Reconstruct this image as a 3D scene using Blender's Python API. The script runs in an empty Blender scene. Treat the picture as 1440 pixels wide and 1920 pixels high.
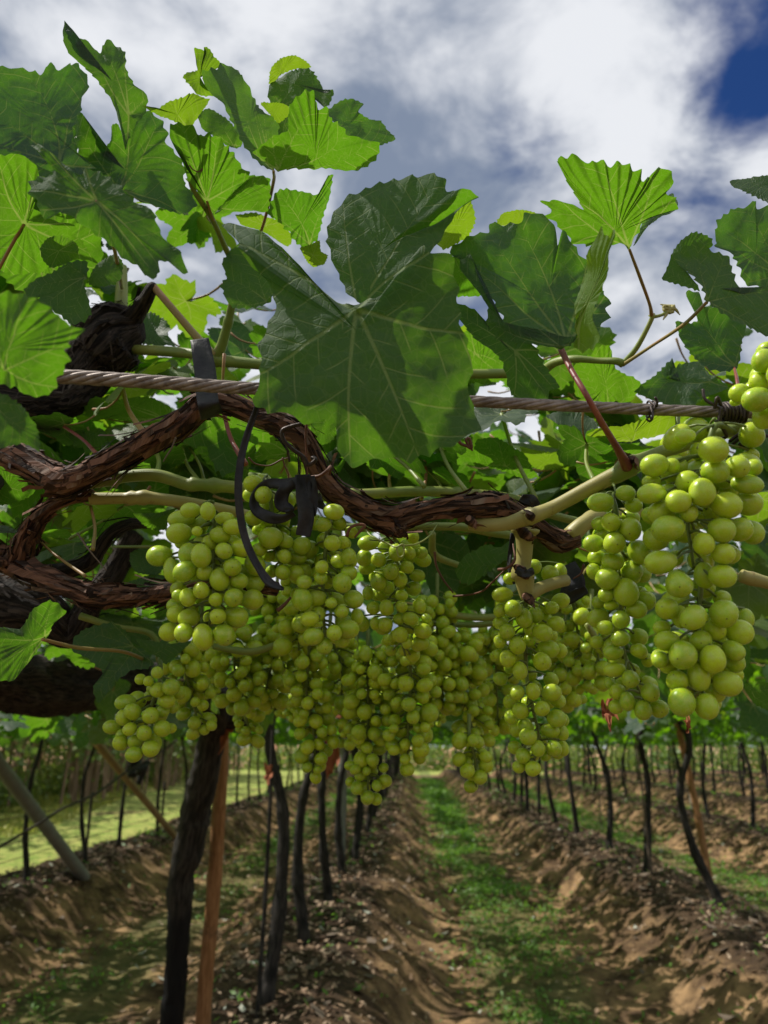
import bpy, math, random
import numpy as np
from mathutils import Vector, Matrix
R = math.radians
rng = np.random.default_rng(7); random.seed(7)
S = bpy.context.scene
col = S.collection

# ------------------------------------------------------------------ camera
PITCH, YAW, FPX, CZ = 17.0, 1.9, 1443.0, 1.55
cd = bpy.data.cameras.new('camera'); cam = bpy.data.objects.new('camera', cd); col.objects.link(cam)
cam.location = (0, 0, CZ); cam.rotation_euler = (R(90 + PITCH), 0, R(YAW))
cd.sensor_fit = 'VERTICAL'; cd.sensor_height = 34.6; cd.lens = 26.0
cd.clip_start = 0.02; cd.clip_end = 2000
cd.dof.use_dof = True; cd.dof.focus_distance = 0.56; cd.dof.aperture_fstop = 9.5
S.camera = cam
CM = np.array((Matrix.Rotation(R(YAW), 3, 'Z') @ Matrix.Rotation(R(90 + PITCH), 3, 'X')))
CL = np.array([0, 0, CZ])

def P(px, py, d):
    """world point at photograph direction (px,py) and depth d"""
    v = np.array([(px - 720) / FPX * d, -(py - 960) / FPX * d, -d])
    return CL + CM @ v
def PA(a):
    a = np.asarray(a, float); d = a[:, 2]
    v = np.stack([(a[:, 0] - 720) / FPX * d, -(a[:, 1] - 960) / FPX * d, -d], 1)
    return CL + v @ CM.T

# ------------------------------------------------------------------ world and sun
SUN_EL, SUN_AZ = 56.0, -84.0          # azimuth from +Y, negative = to the left
sun_dir = Vector((math.sin(R(SUN_AZ)) * math.cos(R(SUN_EL)), math.cos(R(SUN_AZ)) * math.cos(R(SUN_EL)), math.sin(R(SUN_EL))))
def nt_new(nt, typ, **kw):
    n = nt.nodes.new(typ)
    for k, v in kw.items(): setattr(n, k, v)
    return n
class NB:
    """tiny node builder"""
    def __init__(s, nt): s.nt = nt
    def n(s, typ, ins=None, **kw):
        n = s.nt.nodes.new(typ)
        for k, v in kw.items(): setattr(n, k, v)
        for k, v in (ins or {}).items():
            if isinstance(v, bpy.types.NodeSocket): s.nt.links.new(v, n.inputs[k])
            else: n.inputs[k].default_value = v
        return n
    def m(s, op, a, b=0.0, c=None, clamp=False):
        n = s.nt.nodes.new('ShaderNodeMath'); n.operation = op; n.use_clamp = clamp
        for i, v in enumerate((a, b, c)):
            if v is None: continue
            if isinstance(v, bpy.types.NodeSocket): s.nt.links.new(v, n.inputs[i])
            else: n.inputs[i].default_value = v
        return n.outputs[0]
    def vm(s, op, a, b=None, scale=None):
        n = s.nt.nodes.new('ShaderNodeVectorMath'); n.operation = op
        for i, v in enumerate((a, b)):
            if v is None: continue
            if isinstance(v, bpy.types.NodeSocket): s.nt.links.new(v, n.inputs[i])
            else: n.inputs[i].default_value = v
        if scale is not None:
            if isinstance(scale, bpy.types.NodeSocket): s.nt.links.new(scale, n.inputs['Scale'])
            else: n.inputs['Scale'].default_value = scale
        return n
    def mix(s, f, a, b):
        n = s.nt.nodes.new('ShaderNodeMix'); n.data_type = 'RGBA'
        for i, v in ((0, f), (6, a), (7, b)):
            if isinstance(v, bpy.types.NodeSocket): s.nt.links.new(v, n.inputs[i])
            else: n.inputs[i].default_value = v if i == 0 else (*v, 1.0)[:4]
        return n.outputs[2]
    def noise(s, vec, scale, detail=3, rough=.55, dist=0.0):
        n = s.n('ShaderNodeTexNoise', {'Scale': scale, 'Detail': detail, 'Roughness': rough, 'Distortion': dist})
        if vec is not None: s.nt.links.new(vec, n.inputs['Vector'])
        return n.outputs['Fac']
    def ramp(s, f, lo, hi, a=0.0, b=1.0, smooth=True):
        n = s.n('ShaderNodeMapRange', {'From Min': lo, 'From Max': hi, 'To Min': a, 'To Max': b})
        if smooth: n.interpolation_type = 'SMOOTHSTEP'
        s.nt.links.new(f, n.inputs['Value']); return n.outputs['Result']

w = bpy.data.worlds.new('World'); S.world = w; w.use_nodes = True
wt = w.node_tree; wt.nodes.clear(); b = NB(wt)
sky = b.n('ShaderNodeTexSky', sky_type='NISHITA', sun_disc=False, sun_elevation=R(SUN_EL), sun_rotation=R(SUN_AZ), air_density=1.0, dust_density=0.6, ozone_density=2.5)
tc = b.n('ShaderNodeTexCoord').outputs['Generated']
nrm = b.vm('NORMALIZE', tc).outputs[0]
sp = b.n('ShaderNodeSeparateXYZ', {0: nrm})
zz = b.m('ADD', b.m('MAXIMUM', sp.outputs[2], 0.0), 0.28)
cx = b.m('DIVIDE', sp.outputs[0], zz); cy = b.m('DIVIDE', sp.outputs[1], zz)
cv = b.n('ShaderNodeCombineXYZ', {0: cx, 1: cy, 2: 0.37}).outputs[0]
n1 = b.noise(cv, 2.3, 5, .52, .25); n2 = b.noise(cv, 6.5, 7, .56, .25)
n3 = b.noise(b.vm('ADD', cv, (3.1, 1.7, 0)).outputs[0], 2.1, 5, .55, .2)
def lobe(px, py, width):              # a soft patch of the sky round one direction
    d = P(px, py, 1.0) - CL; d = d / np.linalg.norm(d)
    dt = b.vm('DOT_PRODUCT', nrm, tuple(d)).outputs['Value']
    return b.ramp(dt, math.cos(R(width)), 1.0)
hole = b.m('MAXIMUM', lobe(1465, 60, 8.0), b.m('MULTIPLY', lobe(1280, 385, 5.0), .25))
hole = b.m('MAXIMUM', hole, b.m('MULTIPLY', lobe(1000, 180, 6.0), .35))
cover = b.m('SUBTRACT', b.m('MULTIPLY_ADD', n1, .6, b.m('MULTIPLY', n2, .75)), b.m('MULTIPLY', hole, .40))
mask = b.ramp(cover, .34, .66)
grey = b.m('ADD', b.m('MULTIPLY', lobe(850, 190, 12), .20), b.m('MULTIPLY', lobe(150, 50, 10), .22))
grey = b.m('ADD', grey, b.m('MULTIPLY', lobe(560, 560, 14), .12))
white = b.m('ADD', b.m('MULTIPLY', lobe(520, 90, 9), .10), b.m('MULTIPLY', lobe(170, 260, 9), .13))
white = b.m('ADD', white, b.m('MULTIPLY', lobe(1080, 240, 9), .14))
br = b.m('ADD', b.m('SUBTRACT', b.m('MULTIPLY_ADD', n3, .9, b.m('MULTIPLY', n2, 1.5)), b.m('ADD', grey, .12)), white)
cb = b.ramp(br, .68, 1.30)
ccol = b.mix(cb, (.21, .26, .36), (.80, .82, .86))
skyc = b.vm('SCALE', sky.outputs[0], scale=0.085).outputs[0]
deep = b.vm('MULTIPLY', skyc, (0.22, 0.42, 0.80)).outputs[0]
bg = b.n('ShaderNodeBackground', {'Color': b.mix(mask, deep, ccol), 'Strength': 1.0})
# Nishita is scaled to 0.085 above; clouds are daylight white beside it
wo = b.n('ShaderNodeOutputWorld', {'Surface': bg.outputs[0]})
sl = bpy.data.lights.new('sun', 'SUN'); sl.energy = 5.0; sl.angle = R(0.6); sl.color = (1, .955, .87)
so = bpy.data.objects.new('sun', sl); col.objects.link(so)
so.rotation_euler = sun_dir.to_track_quat('Z', 'Y').to_euler(); so.location = (0, 0, 30)
S.render.engine = 'CYCLES'
S.view_settings.view_transform = 'Standard'; S.view_settings.look = 'None'
S.view_settings.gamma = 1; S.view_settings.exposure = 0.05; S.view_settings.use_curve_mapping = False
S.cycles.max_bounces = 8; S.cycles.diffuse_bounces = 4; S.cycles.glossy_bounces = 3; S.cycles.transmission_bounces = 6
S.cycles.sample_clamp_indirect = 6; S.cycles.caustics_reflective = False; S.cycles.caustics_refractive = False

# ------------------------------------------------------------------ numpy noise
def _h(ix, iy, iz):
    n = (ix * 374761393 + iy * 668265263 + iz * 2147483647 % 1000003 * 31 + iz * 1274126177) & 0xffffffff
    n = ((n ^ (n >> 13)) * 1274126177) & 0xffffffff
    return ((n ^ (n >> 16)) & 0xffff) / 65535.0
def vnoise(p, sc=1.0, seed=0):
    p = np.asarray(p, float) * sc + seed * 17.31
    i = np.floor(p).astype(np.int64); f = p - i; f = f * f * (3 - 2 * f); o = 0
    for a in (0, 1):
        for c in (0, 1):
            for e in (0, 1):
                wgt = (f[:, 0] if a else 1 - f[:, 0]) * (f[:, 1] if c else 1 - f[:, 1]) * (f[:, 2] if e else 1 - f[:, 2])
                o = o + wgt * _h(i[:, 0] + a, i[:, 1] + c, i[:, 2] + e)
    return o * 2 - 1
def fbm(p, sc=1.0, oct=3, seed=0):
    o = 0; a = 1
    for k in range(oct): o = o + a * vnoise(p, sc * 2.03 ** k, seed + k); a *= .5
    return o

# ------------------------------------------------------------------ materials
def mat(name):
    m = bpy.data.materials.new(name); m.use_nodes = True; m.node_tree.nodes.clear()
    return m, NB(m.node_tree)
def finish(b, sh): b.n('ShaderNodeOutputMaterial', {'Surface': sh})
def leaf_mat(name, veins, top, under, trans, tw=.42):
    m, b = mat(name)
    oi = b.n('ShaderNodeObjectInfo').outputs['Random']
    geo = b.n('ShaderNodeNewGeometry')
    uv = b.n('ShaderNodeTexCoord').outputs['UV']; ob = geo.outputs['Position']
    if veins:
        dm = b.n('ShaderNodeAttribute', attribute_name='dm').outputs['Fac']
        s_ = b.n('ShaderNodeAttribute', attribute_name='sv').outputs['Fac']
        rr = b.n('ShaderNodeAttribute', attribute_name='rr').outputs['Fac']; sf = b.n('ShaderNodeAttribute', attribute_name='sf').outputs['Fac']
        wm = b.m('MULTIPLY_ADD', rr, -.014, .023)
        v1 = b.m('SUBTRACT', 1.0, b.ramp(b.m('DIVIDE', dm, wm), .25, 1.25))
        fr = b.m('ABSOLUTE', b.m('SUBTRACT', b.m('FRACT', b.m('MULTIPLY', s_, 4.3)), .5))
        v2 = b.m('MULTIPLY', b.m('SUBTRACT', 1.0, b.ramp(fr, .012, .050)), b.ramp(sf, .1, .8))
        vor = b.n('ShaderNodeTexVoronoi', {'Vector': uv, 'Scale': 11.0}, feature='DISTANCE_TO_EDGE').outputs['Distance']
        v3 = b.m('SUBTRACT', 1.0, b.ramp(vor, .01, .09))
        vor2 = b.n('ShaderNodeTexVoronoi', {'Vector': uv, 'Scale': 34.0}, feature='DISTANCE_TO_EDGE').outputs['Distance']
        v4 = b.m('SUBTRACT', 1.0, b.ramp(vor2, .0, .16))
        vcol = b.m('MAXIMUM', v1, b.m('MAXIMUM', b.m('MULTIPLY', v2, .72), b.m('MULTIPLY', v3, .16)))
        ht = b.m('ADD', b.m('MULTIPLY', v1, 1.2), b.m('ADD', b.m('MULTIPLY', v2, .7), b.m('ADD', b.m('MULTIPLY', v3, .35), b.m('MULTIPLY', v4, .08))))
        bf = b.m('MULTIPLY_ADD', geo.outputs['Backfacing'], 2.0, -1.0)
        ht = b.m('MULTIPLY', ht, b.m('MULTIPLY', bf, 1.0))
    nz = b.noise(ob, 38.0, 3, .6); nz2 = b.noise(ob, 260.0, 2, .6)
    tcol = b.mix(b.ramp(nz, .3, .75), tuple(c * .78 for c in top), tuple(c * 1.2 for c in top))
    tcol = b.mix(b.m('MULTIPLY', oi, .45), tcol, (top[0] * 2.4, top[1] * 1.35, top[2] * .7))
    base = b.mix(geo.outputs['Backfacing'], tcol, under)
    tr = b.mix(b.ramp(nz, .3, .8), trans, (trans[0] * .8, trans[1] * .88, trans[2]))
    tr = b.mix(b.m('MULTIPLY', oi, .5), tr, (trans[0] * 1.5, trans[1] * 1.12, trans[2] * 1.1))
    if veins:
        base = b.mix(b.m('MULTIPLY', vcol, .62), base, (.20, .27, .10))
        spot = b.ramp(b.noise(uv, 5.0, 4, .7), .70, .76)
        base = b.mix(b.m('MULTIPLY', spot, .5), base, (.12, .10, .03))
        tr = b.mix(b.m('MULTIPLY', vcol, .55), tr, (.50, .55, .14))
        tr = b.mix(b.m('MULTIPLY', v4, .22), tr, (trans[0] * .55, trans[1] * .6, 0.0))
    bs = b.n('ShaderNodeBsdfPrincipled', {'Base Color': base, 'Specular IOR Level': .45})
    rg = b.ramp(nz, .2, .8, .44, .60)
    b.nt.links.new(b.m('MULTIPLY_ADD', geo.outputs['Backfacing'], .25, rg), bs.inputs['Roughness'])
    if veins:
        bp = b.n('ShaderNodeBump', {'Strength': .45, 'Distance': .0012, 'Height': ht})
        b.nt.links.new(bp.outputs[0], bs.inputs['Normal'])
    tl = b.n('ShaderNodeBsdfTranslucent', {'Color': tr})
    finish(b, b.n('ShaderNodeMixShader', {0: tw, 1: bs.outputs[0], 2: tl.outputs[0]}).outputs[0])
    return m
M = {}
M['leaf'] = leaf_mat('vine leaf', True, (.022, .056, .038), (.034, .070, .028), (.14, .38, .009))
M['young'] = leaf_mat('young vine leaf', True, (.055, .11, .018), (.07, .13, .03), (.26, .48, .012))
M['farleaf'] = leaf_mat('distant vine leaf', False, (.020, .052, .022), (.036, .075, .024), (.24, .58, .010))
M['weed'] = leaf_mat('weed leaf', False, (.08, .19, .03), (.09, .19, .04), (.26, .55, .04), .35)
M['fieldgrass'] = leaf_mat('field grass blades', False, (.22, .30, .07), (.22, .3, .08), (.4, .5, .08), .3)
M['tree'] = leaf_mat('tree leaves', False, (.11, .17, .045), (.12, .17, .06), (.28, .45, .06), .35)

def grape_mat():
    m, b = mat('green grape skin')
    t = b.n('ShaderNodeTexCoord').outputs['Object']
    oi = b.n('ShaderNodeObjectInfo').outputs['Random']
    ov = b.vm('ADD', t, b.n('ShaderNodeCombineXYZ', {0: b.m('MULTIPLY', oi, 37.0), 1: b.m('MULTIPLY', oi, 91.0), 2: 0}).outputs[0]).outputs[0]
    n = b.noise(ov, 2.2, 4, .6); n2 = b.noise(ov, 14.0, 3, .65)
    sx = b.n('ShaderNodeSeparateXYZ', {0: t})
    c = b.mix(oi, (.28, .44, .011), (.46, .59, .015))
    c = b.mix(b.ramp(n, .35, .75), c, (.42, .50, .03))
    # pale meridian streaks running from stem to tip
    ang = b.m('ARCTAN2', sx.outputs[1], sx.outputs[0])
    st = b.noise(b.n('ShaderNodeCombineXYZ', {0: b.m('MULTIPLY', ang, 2.2), 1: b.m('MULTIPLY', sx.outputs[2], .5), 2: oi}).outputs[0], 2.4, 3, .6)
    c = b.mix(b.m('MULTIPLY', b.ramp(st, .5, .75), .22), c, (.52, .58, .10))
    dot = b.m('SUBTRACT', 1.0, b.ramp(b.vm('DISTANCE', t, (0.03, 0, -1)).outputs['Value'], .055, .10))
    sp = b.n('ShaderNodeTexVoronoi', {'Vector': ov, 'Scale': 2.6}).outputs['Distance']
    spk = b.m('SUBTRACT', 1.0, b.ramp(sp, .03, .055))
    c = b.mix(b.m('MULTIPLY', b.m('MAXIMUM', dot, b.m('MULTIPLY', spk, .7)), .85), c, (.06, .035, .012))
    bl = b.m('MULTIPLY', b.ramp(b.noise(ov, 1.6, 5, .7), .42, .72), .22)
    c2 = b.mix(bl, c, (.46, .55, .30))
    bs = b.n('ShaderNodeBsdfPrincipled', {'Base Color': c2, 'Subsurface Weight': .6, 'Subsurface Radius': (.9, 1.0, .14), 'Subsurface Scale': .008, 'Specular IOR Level': .45})
    b.nt.links.new(b.ramp(n2, .3, .75, .20, .42), bs.inputs['Roughness'])
    bp = b.n('ShaderNodeBump', {'Strength': .12, 'Distance': .0006, 'Height': n2}); b.nt.links.new(bp.outputs[0], bs.inputs['Normal'])
    finish(b, bs.outputs[0]); return m
M['grape'] = grape_mat()

def bark_mat(name, c1, c2, c3, sc=1.0):
    m, b = mat(name)
    uv = b.n('ShaderNodeTexCoord').outputs['UV']
    st = b.vm('MULTIPLY', uv, (1.0, .12, 1.0)).outputs[0]        # u round, v along: stretched fibres
    n = b.noise(st, 330 * sc, 5, .65, .5); n2 = b.noise(uv, 28 * sc, 4, .6); n3 = b.noise(st, 900 * sc, 3, .6)
    c = b.mix(b.ramp(n, .40, .62), c1, c2)
    c = b.mix(b.m('MULTIPLY', b.ramp(n2, .52, .68), b.ramp(n3, .4, .6)), c, c3)
    ft = b.n('ShaderNodeAttribute', attribute_name='blk').outputs['Fac']
    c = b.mix(b.m('MULTIPLY', ft, .9), c, (.006, .006, .007))
    h = b.m('ADD', n, b.m('MULTIPLY', n3, .35))
    bs = b.n('ShaderNodeBsdfPrincipled', {'Base Color': c, 'Roughness': .82, 'Specular IOR Level': .25})
    bp = b.n('ShaderNodeBump', {'Strength': 1.0, 'Distance': .004, 'Height': h}); b.nt.links.new(bp.outputs[0], bs.inputs['Normal'])
    finish(b, bs.outputs[0]); return m
M['bark'] = bark_mat('red brown vine bark', (.018, .010, .008), (.215, .108, .070), (.27, .20, .16))
M['darkbark'] = bark_mat('old dark vine bark', (.008, .006, .005), (.062, .046, .038), (.11, .09, .078))
M['trunk'] = bark_mat('vine trunk bark', (.010, .009, .008), (.050, .042, .036), (.028, .024, .021), .30)
M['stake'] = bark_mat('orange brown wooden stake', (.25, .12, .048), (.40, .205, .09), (.09, .055, .03), .3)

def cane_mat(name, c1, c2, c3, rough=.45):
    m, b = mat(name)
    uv = b.n('ShaderNodeTexCoord').outputs['UV']; g = b.n('ShaderNodeNewGeometry').outputs['Position']
    st = b.vm('MULTIPLY', uv, (1, .06, 1)).outputs[0]
    n = b.noise(g, 22, 3, .6); n2 = b.noise(st, 150, 3, .6); n3 = b.noise(g, 90, 4, .7)
    c = b.mix(b.ramp(n, .35, .68), c1, c2)
    c = b.mix(b.m('MULTIPLY', b.ramp(n3, .60, .72), .8), c, c3)
    bs = b.n('ShaderNodeBsdfPrincipled', {'Base Color': c, 'Roughness': rough, 'Specular IOR Level': .4})
    bp = b.n('ShaderNodeBump', {'Strength': .35, 'Distance': .0008, 'Height': n2}); b.nt.links.new(bp.outputs[0], bs.inputs['Normal'])
    finish(b, bs.outputs[0]); return m
M['cane'] = cane_mat('green cane', (.16, .22, .04), (.24, .27, .06), (.20, .13, .05))
M['tancane'] = cane_mat('ripening tan cane', (.29, .26, .075), (.38, .34, .12), (.17, .085, .035))
M['petiole'] = cane_mat('petiole', (.28, .22, .07), (.30, .15, .07), (.22, .25, .06))
M['redpetiole'] = cane_mat('red petiole', (.17, .03, .035), (.26, .09, .045), (.12, .02, .025))
M['tendril'] = cane_mat('brown tendril', (.10, .04, .025), (.16, .06, .03), (.05, .02, .015), .6)
M['rachis'] = cane_mat('cluster stem', (.12, .17, .035), (.16, .20, .05), (.10, .06, .02))
M['greencane'] = M['cane']

def simple(name, c, rough, metal=0, spec=.4, nsc=60, amt=.4, bump=.3, dist=.001, c2=None):
    m, b = mat(name)
    g = b.n('ShaderNodeNewGeometry').outputs['Position']; n = b.noise(g, nsc, 4, .65)
    cc = b.mix(b.m('MULTIPLY', b.ramp(n, .3, .7), amt), c, c2 or tuple(x * .4 for x in c))
    bs = b.n('ShaderNodeBsdfPrincipled', {'Base Color': cc, 'Roughness': rough, 'Metallic': metal, 'Specular IOR Level': spec})
    bp = b.n('ShaderNodeBump', {'Strength': bump, 'Distance': dist, 'Height': n}); b.nt.links.new(bp.outputs[0], bs.inputs['Normal'])
    finish(b, bs.outputs[0]); return m
M['steel'] = simple('weathered galvanised cable', (.30, .245, .215), .55, .35, nsc=130, amt=.75, c2=(.085, .06, .05))
M['wire'] = simple('dark wire', (.06, .045, .04), .5, .6, nsc=400)
M['thinwire'] = simple('grey thin wire', (.22, .21, .20), .5, .4)
M['plastic'] = simple('black plastic tape', (.010, .010, .014), .55, spec=.3, nsc=90, amt=.6, c2=(.045, .042, .042), bump=.7, dist=.0015)
M['concrete'] = simple('pale grey post', (.26, .26, .23), .85, nsc=12, c2=(.16, .16, .14))
M['polewood'] = simple('yellowed wooden pole', (.40, .28, .14), .8, nsc=9, c2=(.2, .13, .07))
M['dryleaf'] = simple('dry fallen leaf', (.21, .115, .06), .8, nsc=2.5, amt=.9, c2=(.36, .27, .19))
M['greyleaf'] = simple('pale fallen leaf', (.42, .42, .35), .7, nsc=5)
M['orangeleaf'] = simple('shrivelled orange leaf', (.30, .095, .035), .75, nsc=40, c2=(.22, .05, .02))
M['twig'] = simple('dry twig', (.15, .11, .08), .85)
M['treetrunk'] = simple('pale tree stem', (.30, .20, .13), .85, nsc=4, c2=(.12, .09, .065))

# ------------------------------------------------------------------ object helpers
WL = {}
def wloc(o): return WL[o.name] if o is not None else np.zeros(3)
def mobj(name, V, F, m, parent=None, uv=None, attrs=None, smooth=True, center=None, mi=None, mats=None):
    V = np.asarray(V, float); c = V.mean(0) if center is None else np.asarray(center, float)
    me = bpy.data.meshes.new(name)
    if isinstance(F, np.ndarray):
        k = F.shape[1]; me.vertices.add(len(V)); me.vertices.foreach_set('co', (V - c).astype(np.float32).ravel())
        me.loops.add(F.size); me.loops.foreach_set('vertex_index', F.astype(np.int32).ravel())
        me.polygons.add(len(F)); me.polygons.foreach_set('loop_start', np.arange(0, F.size, k, dtype=np.int32))
        me.polygons.foreach_set('loop_total', np.full(len(F), k, np.int32)); me.update(calc_edges=True); idx = F.ravel()
    else:
        me.from_pydata((V - c).tolist(), [], F); idx = np.array([i for f in F for i in f])
    if uv is not None:
        ul = me.uv_layers.new(name='UVMap'); ul.data.foreach_set('uv', np.asarray(uv, np.float32)[idx].ravel())
    for k_, a in (attrs or {}).items():
        at = me.attributes.new(k_, 'FLOAT', 'POINT'); at.data.foreach_set('value', np.asarray(a, np.float32))
    for mm in (mats or [m]): me.materials.append(mm)
    if mi is not None: me.polygons.foreach_set('material_index', np.asarray(mi, np.int32))
    me.polygons.foreach_set('use_smooth', np.full(len(me.polygons), smooth)); me.update()
    o = bpy.data.objects.new(name, me); col.objects.link(o)
    if parent is not None: o.parent = parent
    o.location = Vector(c - wloc(parent)); WL[o.name] = c
    return o
def empty(name, loc, label, cat, group=None):
    o = bpy.data.objects.new(name, None); col.objects.link(o); o.empty_display_size = .05
    o.location = loc; o['label'] = label; o['category'] = cat
    if group: o['group'] = group
    WL[o.name] = np.array(loc, float); return o
def tag(o, label, cat, group=None):
    o['label'] = label; o['category'] = cat
    if group: o['group'] = group
    return o
class Geo:
    """collects quad/tri shapes for one mesh"""
    def __init__(s): s.V = []; s.F = []; s.U = []; s.n = 0; s.A = []
    def add(s, V, F, U=None, a=0.0):
        V = np.asarray(V); s.V.append(V); s.U.append(np.zeros((len(V), 2)) if U is None else U)
        s.A.append(np.full(len(V), a) if np.isscalar(a) else a)
        F = np.asarray(F)
        if F.shape[1] == 3: F = np.concatenate([F, F[:, 2:]], 1)
        s.F.append(F + s.n); s.n += len(V)
    def build(s, name, m, parent=None, smooth=True, attr=None):
        F = np.concatenate(s.F); V = np.concatenate(s.V); tri = F[:, 2] == F[:, 3]
        fl = F if not tri.any() else [tuple(f[:3]) if t else tuple(f) for f, t in zip(F.tolist(), tri)]
        return mobj(name, V, fl, m, parent, np.concatenate(s.U), {attr: np.concatenate(s.A)} if attr else None, smooth)
def catmull(pts, n):
    pts = np.asarray(pts, float)
    if len(pts) == 2: t = np.linspace(0, 1, n)[:, None]; return pts[0] * (1 - t) + pts[1] * t
    p = np.concatenate([[2 * pts[0] - pts[1]], pts, [2 * pts[-1] - pts[-2]]])
    seg = np.linalg.norm(np.diff(pts[:, :3], axis=0), axis=1); cum = np.concatenate([[0], np.cumsum(seg)])
    u = np.linspace(0, cum[-1], n); k = np.clip(np.searchsorted(cum, u, side='right') - 1, 0, len(pts) - 2)
    t = ((u - cum[k]) / np.maximum(seg[k], 1e-9))[:, None]
    a, b_, c, d = p[k], p[k + 1], p[k + 2], p[k + 3]
    return .5 * ((2 * b_) + (-a + c) * t + (2 * a - 5 * b_ + 4 * c - d) * t * t + (-a + 3 * b_ - 3 * c + d) * t ** 3)
def frames(C):
    T = np.gradient(C, axis=0); T /= np.maximum(np.linalg.norm(T, axis=1, keepdims=True), 1e-9)
    a = np.array([0, 0, 1.]) if abs(T[0, 2]) < .9 else np.array([1., 0, 0])
    N = np.empty_like(T); x = np.cross(T[0], a); x /= np.linalg.norm(x)
    for i in range(len(T)):
        x = x - T[i] * (x @ T[i]); x /= max(np.linalg.norm(x), 1e-9); N[i] = x
    return T, N, np.cross(T, N)
def tube(geo, pts, rad, sides=10, step=.01, bark=0.0, seed=0, caps=True, knots=(), squash=1.0, grn=0.0):
    """pts: world points; rad: radius (scalar or per point)"""
    pts = np.asarray(pts, float); rad = np.full(len(pts), rad) if np.isscalar(rad) else np.asarray(rad, float)
    L = np.linalg.norm(np.diff(pts, axis=0), axis=1).sum(); n = max(4, int(L / step))
    C = catmull(np.c_[pts, rad], n); r = np.maximum(C[:, 3], 1e-4); C = C[:, :3]
    T, N, B = frames(C); l = np.concatenate([[0], np.cumsum(np.linalg.norm(np.diff(C, axis=0), axis=1))])
    th = np.linspace(0, 2 * math.pi, sides, endpoint=False)
    rr = np.repeat(r[:, None], sides, 1)
    if bark > 0:
        ll = np.repeat(l[:, None], sides, 1); tt = np.repeat(th[None], n, 0) + .35 * fbm(np.c_[l * 9, l * 0, l * 0], 1, 2, seed)[:, None]
        q = np.stack([np.cos(tt) * 4.2, np.sin(tt) * 4.2, ll * 9 / max(1, r.mean() / .012)], -1).reshape(-1, 3)
        f = 1 - np.abs(fbm(q, 1.3, 3, seed)) * 1.3; g = vnoise(q, 3.7, seed + 9)
        l2 = fbm(np.c_[l * 30, l * 0, l * 0], 1 / max(1, r.mean() / .012), 2, seed + 3)[:, None]
        rr = rr * (1 + bark * (f.reshape(n, sides) * .55 - .15 + .18 * g.reshape(n, sides)) + bark * .25 * l2)
    for kn in knots:                    # (fraction, swelling)
        rr *= 1 + kn[1] * np.exp(-((l / l[-1] - kn[0]) / (kn[2] if len(kn) > 2 else .02)) ** 2)[:, None]
    V = C[:, None] + rr[..., None] * (np.cos(th)[None, :, None] * N[:, None] + squash * np.sin(th)[None, :, None] * B[:, None])
    U = np.stack([np.repeat((th / (2 * math.pi) * 2 * math.pi * r.mean())[None], n, 0), np.repeat(l[:, None], sides, 1)], -1).reshape(-1, 2)
    V = V.reshape(-1, 3)
    i = np.arange(n - 1)[:, None] * sides; j = np.arange(sides)[None]; j2 = (j + 1) % sides
    F = np.stack([i + j, i + j2, i + sides + j2, i + sides + j], -1).reshape(-1, 4)
    if caps:
        V = np.concatenate([V, [C[0] - T[0] * r[0] * .35, C[-1] + T[-1] * r[-1] * .35]]); U = np.concatenate([U, [[0, 0], [0, l[-1]]]])
        k = np.arange(sides); k2 = (k + 1) % sides; a = n * sides
        F = np.concatenate([F, np.stack([k2, k, np.full(sides, a), np.full(sides, a)], 1), np.stack([k + (n - 1) * sides, k2 + (n - 1) * sides, np.full(sides, a + 1), np.full(sides, a + 1)], 1)])
    geo.add(V, F, U, grn)
    return C, r, N, B, T
def flakes(geo, fr, count, lmin=.012, lmax=.04, seed=0):
    """peeling strips of bark lifted off a tube"""
    C, r, N, B, T = fr; g = np.random.default_rng(seed + 50)
    st = np.linalg.norm(C[1] - C[0])
    for _ in range(count):
        L = g.uniform(lmin, lmax); k = max(3, int(L / st)); i0 = g.integers(0, max(1, len(C) - k - 1)); th0 = g.uniform(0, 6.28); wd = g.uniform(.0005, .0020) / r.mean()
        m = 5; ids = np.clip(np.linspace(i0, i0 + k, m).astype(int), 0, len(C) - 1); V = []
        lift = g.uniform(.0015, .006) * (1 if g.random() < .8 else 2); end = g.random() < .5
        for q, i in enumerate(ids):
            t = q / (m - 1); h = lift * ((t if end else 1 - t) ** 2) + .0008; ww = wd * (1 - .75 * abs(t - .4)); dth = .25 * t * g.uniform(-1, 1)
            for s_ in (-1, 1):
                a = th0 + dth + s_ * ww; V.append(C[i] + (r[i] * 1.08 + h) * (math.cos(a) * N[i] + math.sin(a) * B[i]))
        geo.add(V, [[2 * q, 2 * q + 1, 2 * q + 3, 2 * q + 2] for q in range(m - 1)], np.c_[np.zeros(10), np.linspace(0, L, 10)] + g.uniform(0, 1))
def px(l):                              # [(px,py,depth[,radius px])...] -> world pts, radii
    a = np.array([p[:3] for p in l], float); return PA(a), np.array([(p[3] if len(p) > 3 else 10) * p[2] / FPX for p in l])

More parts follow.
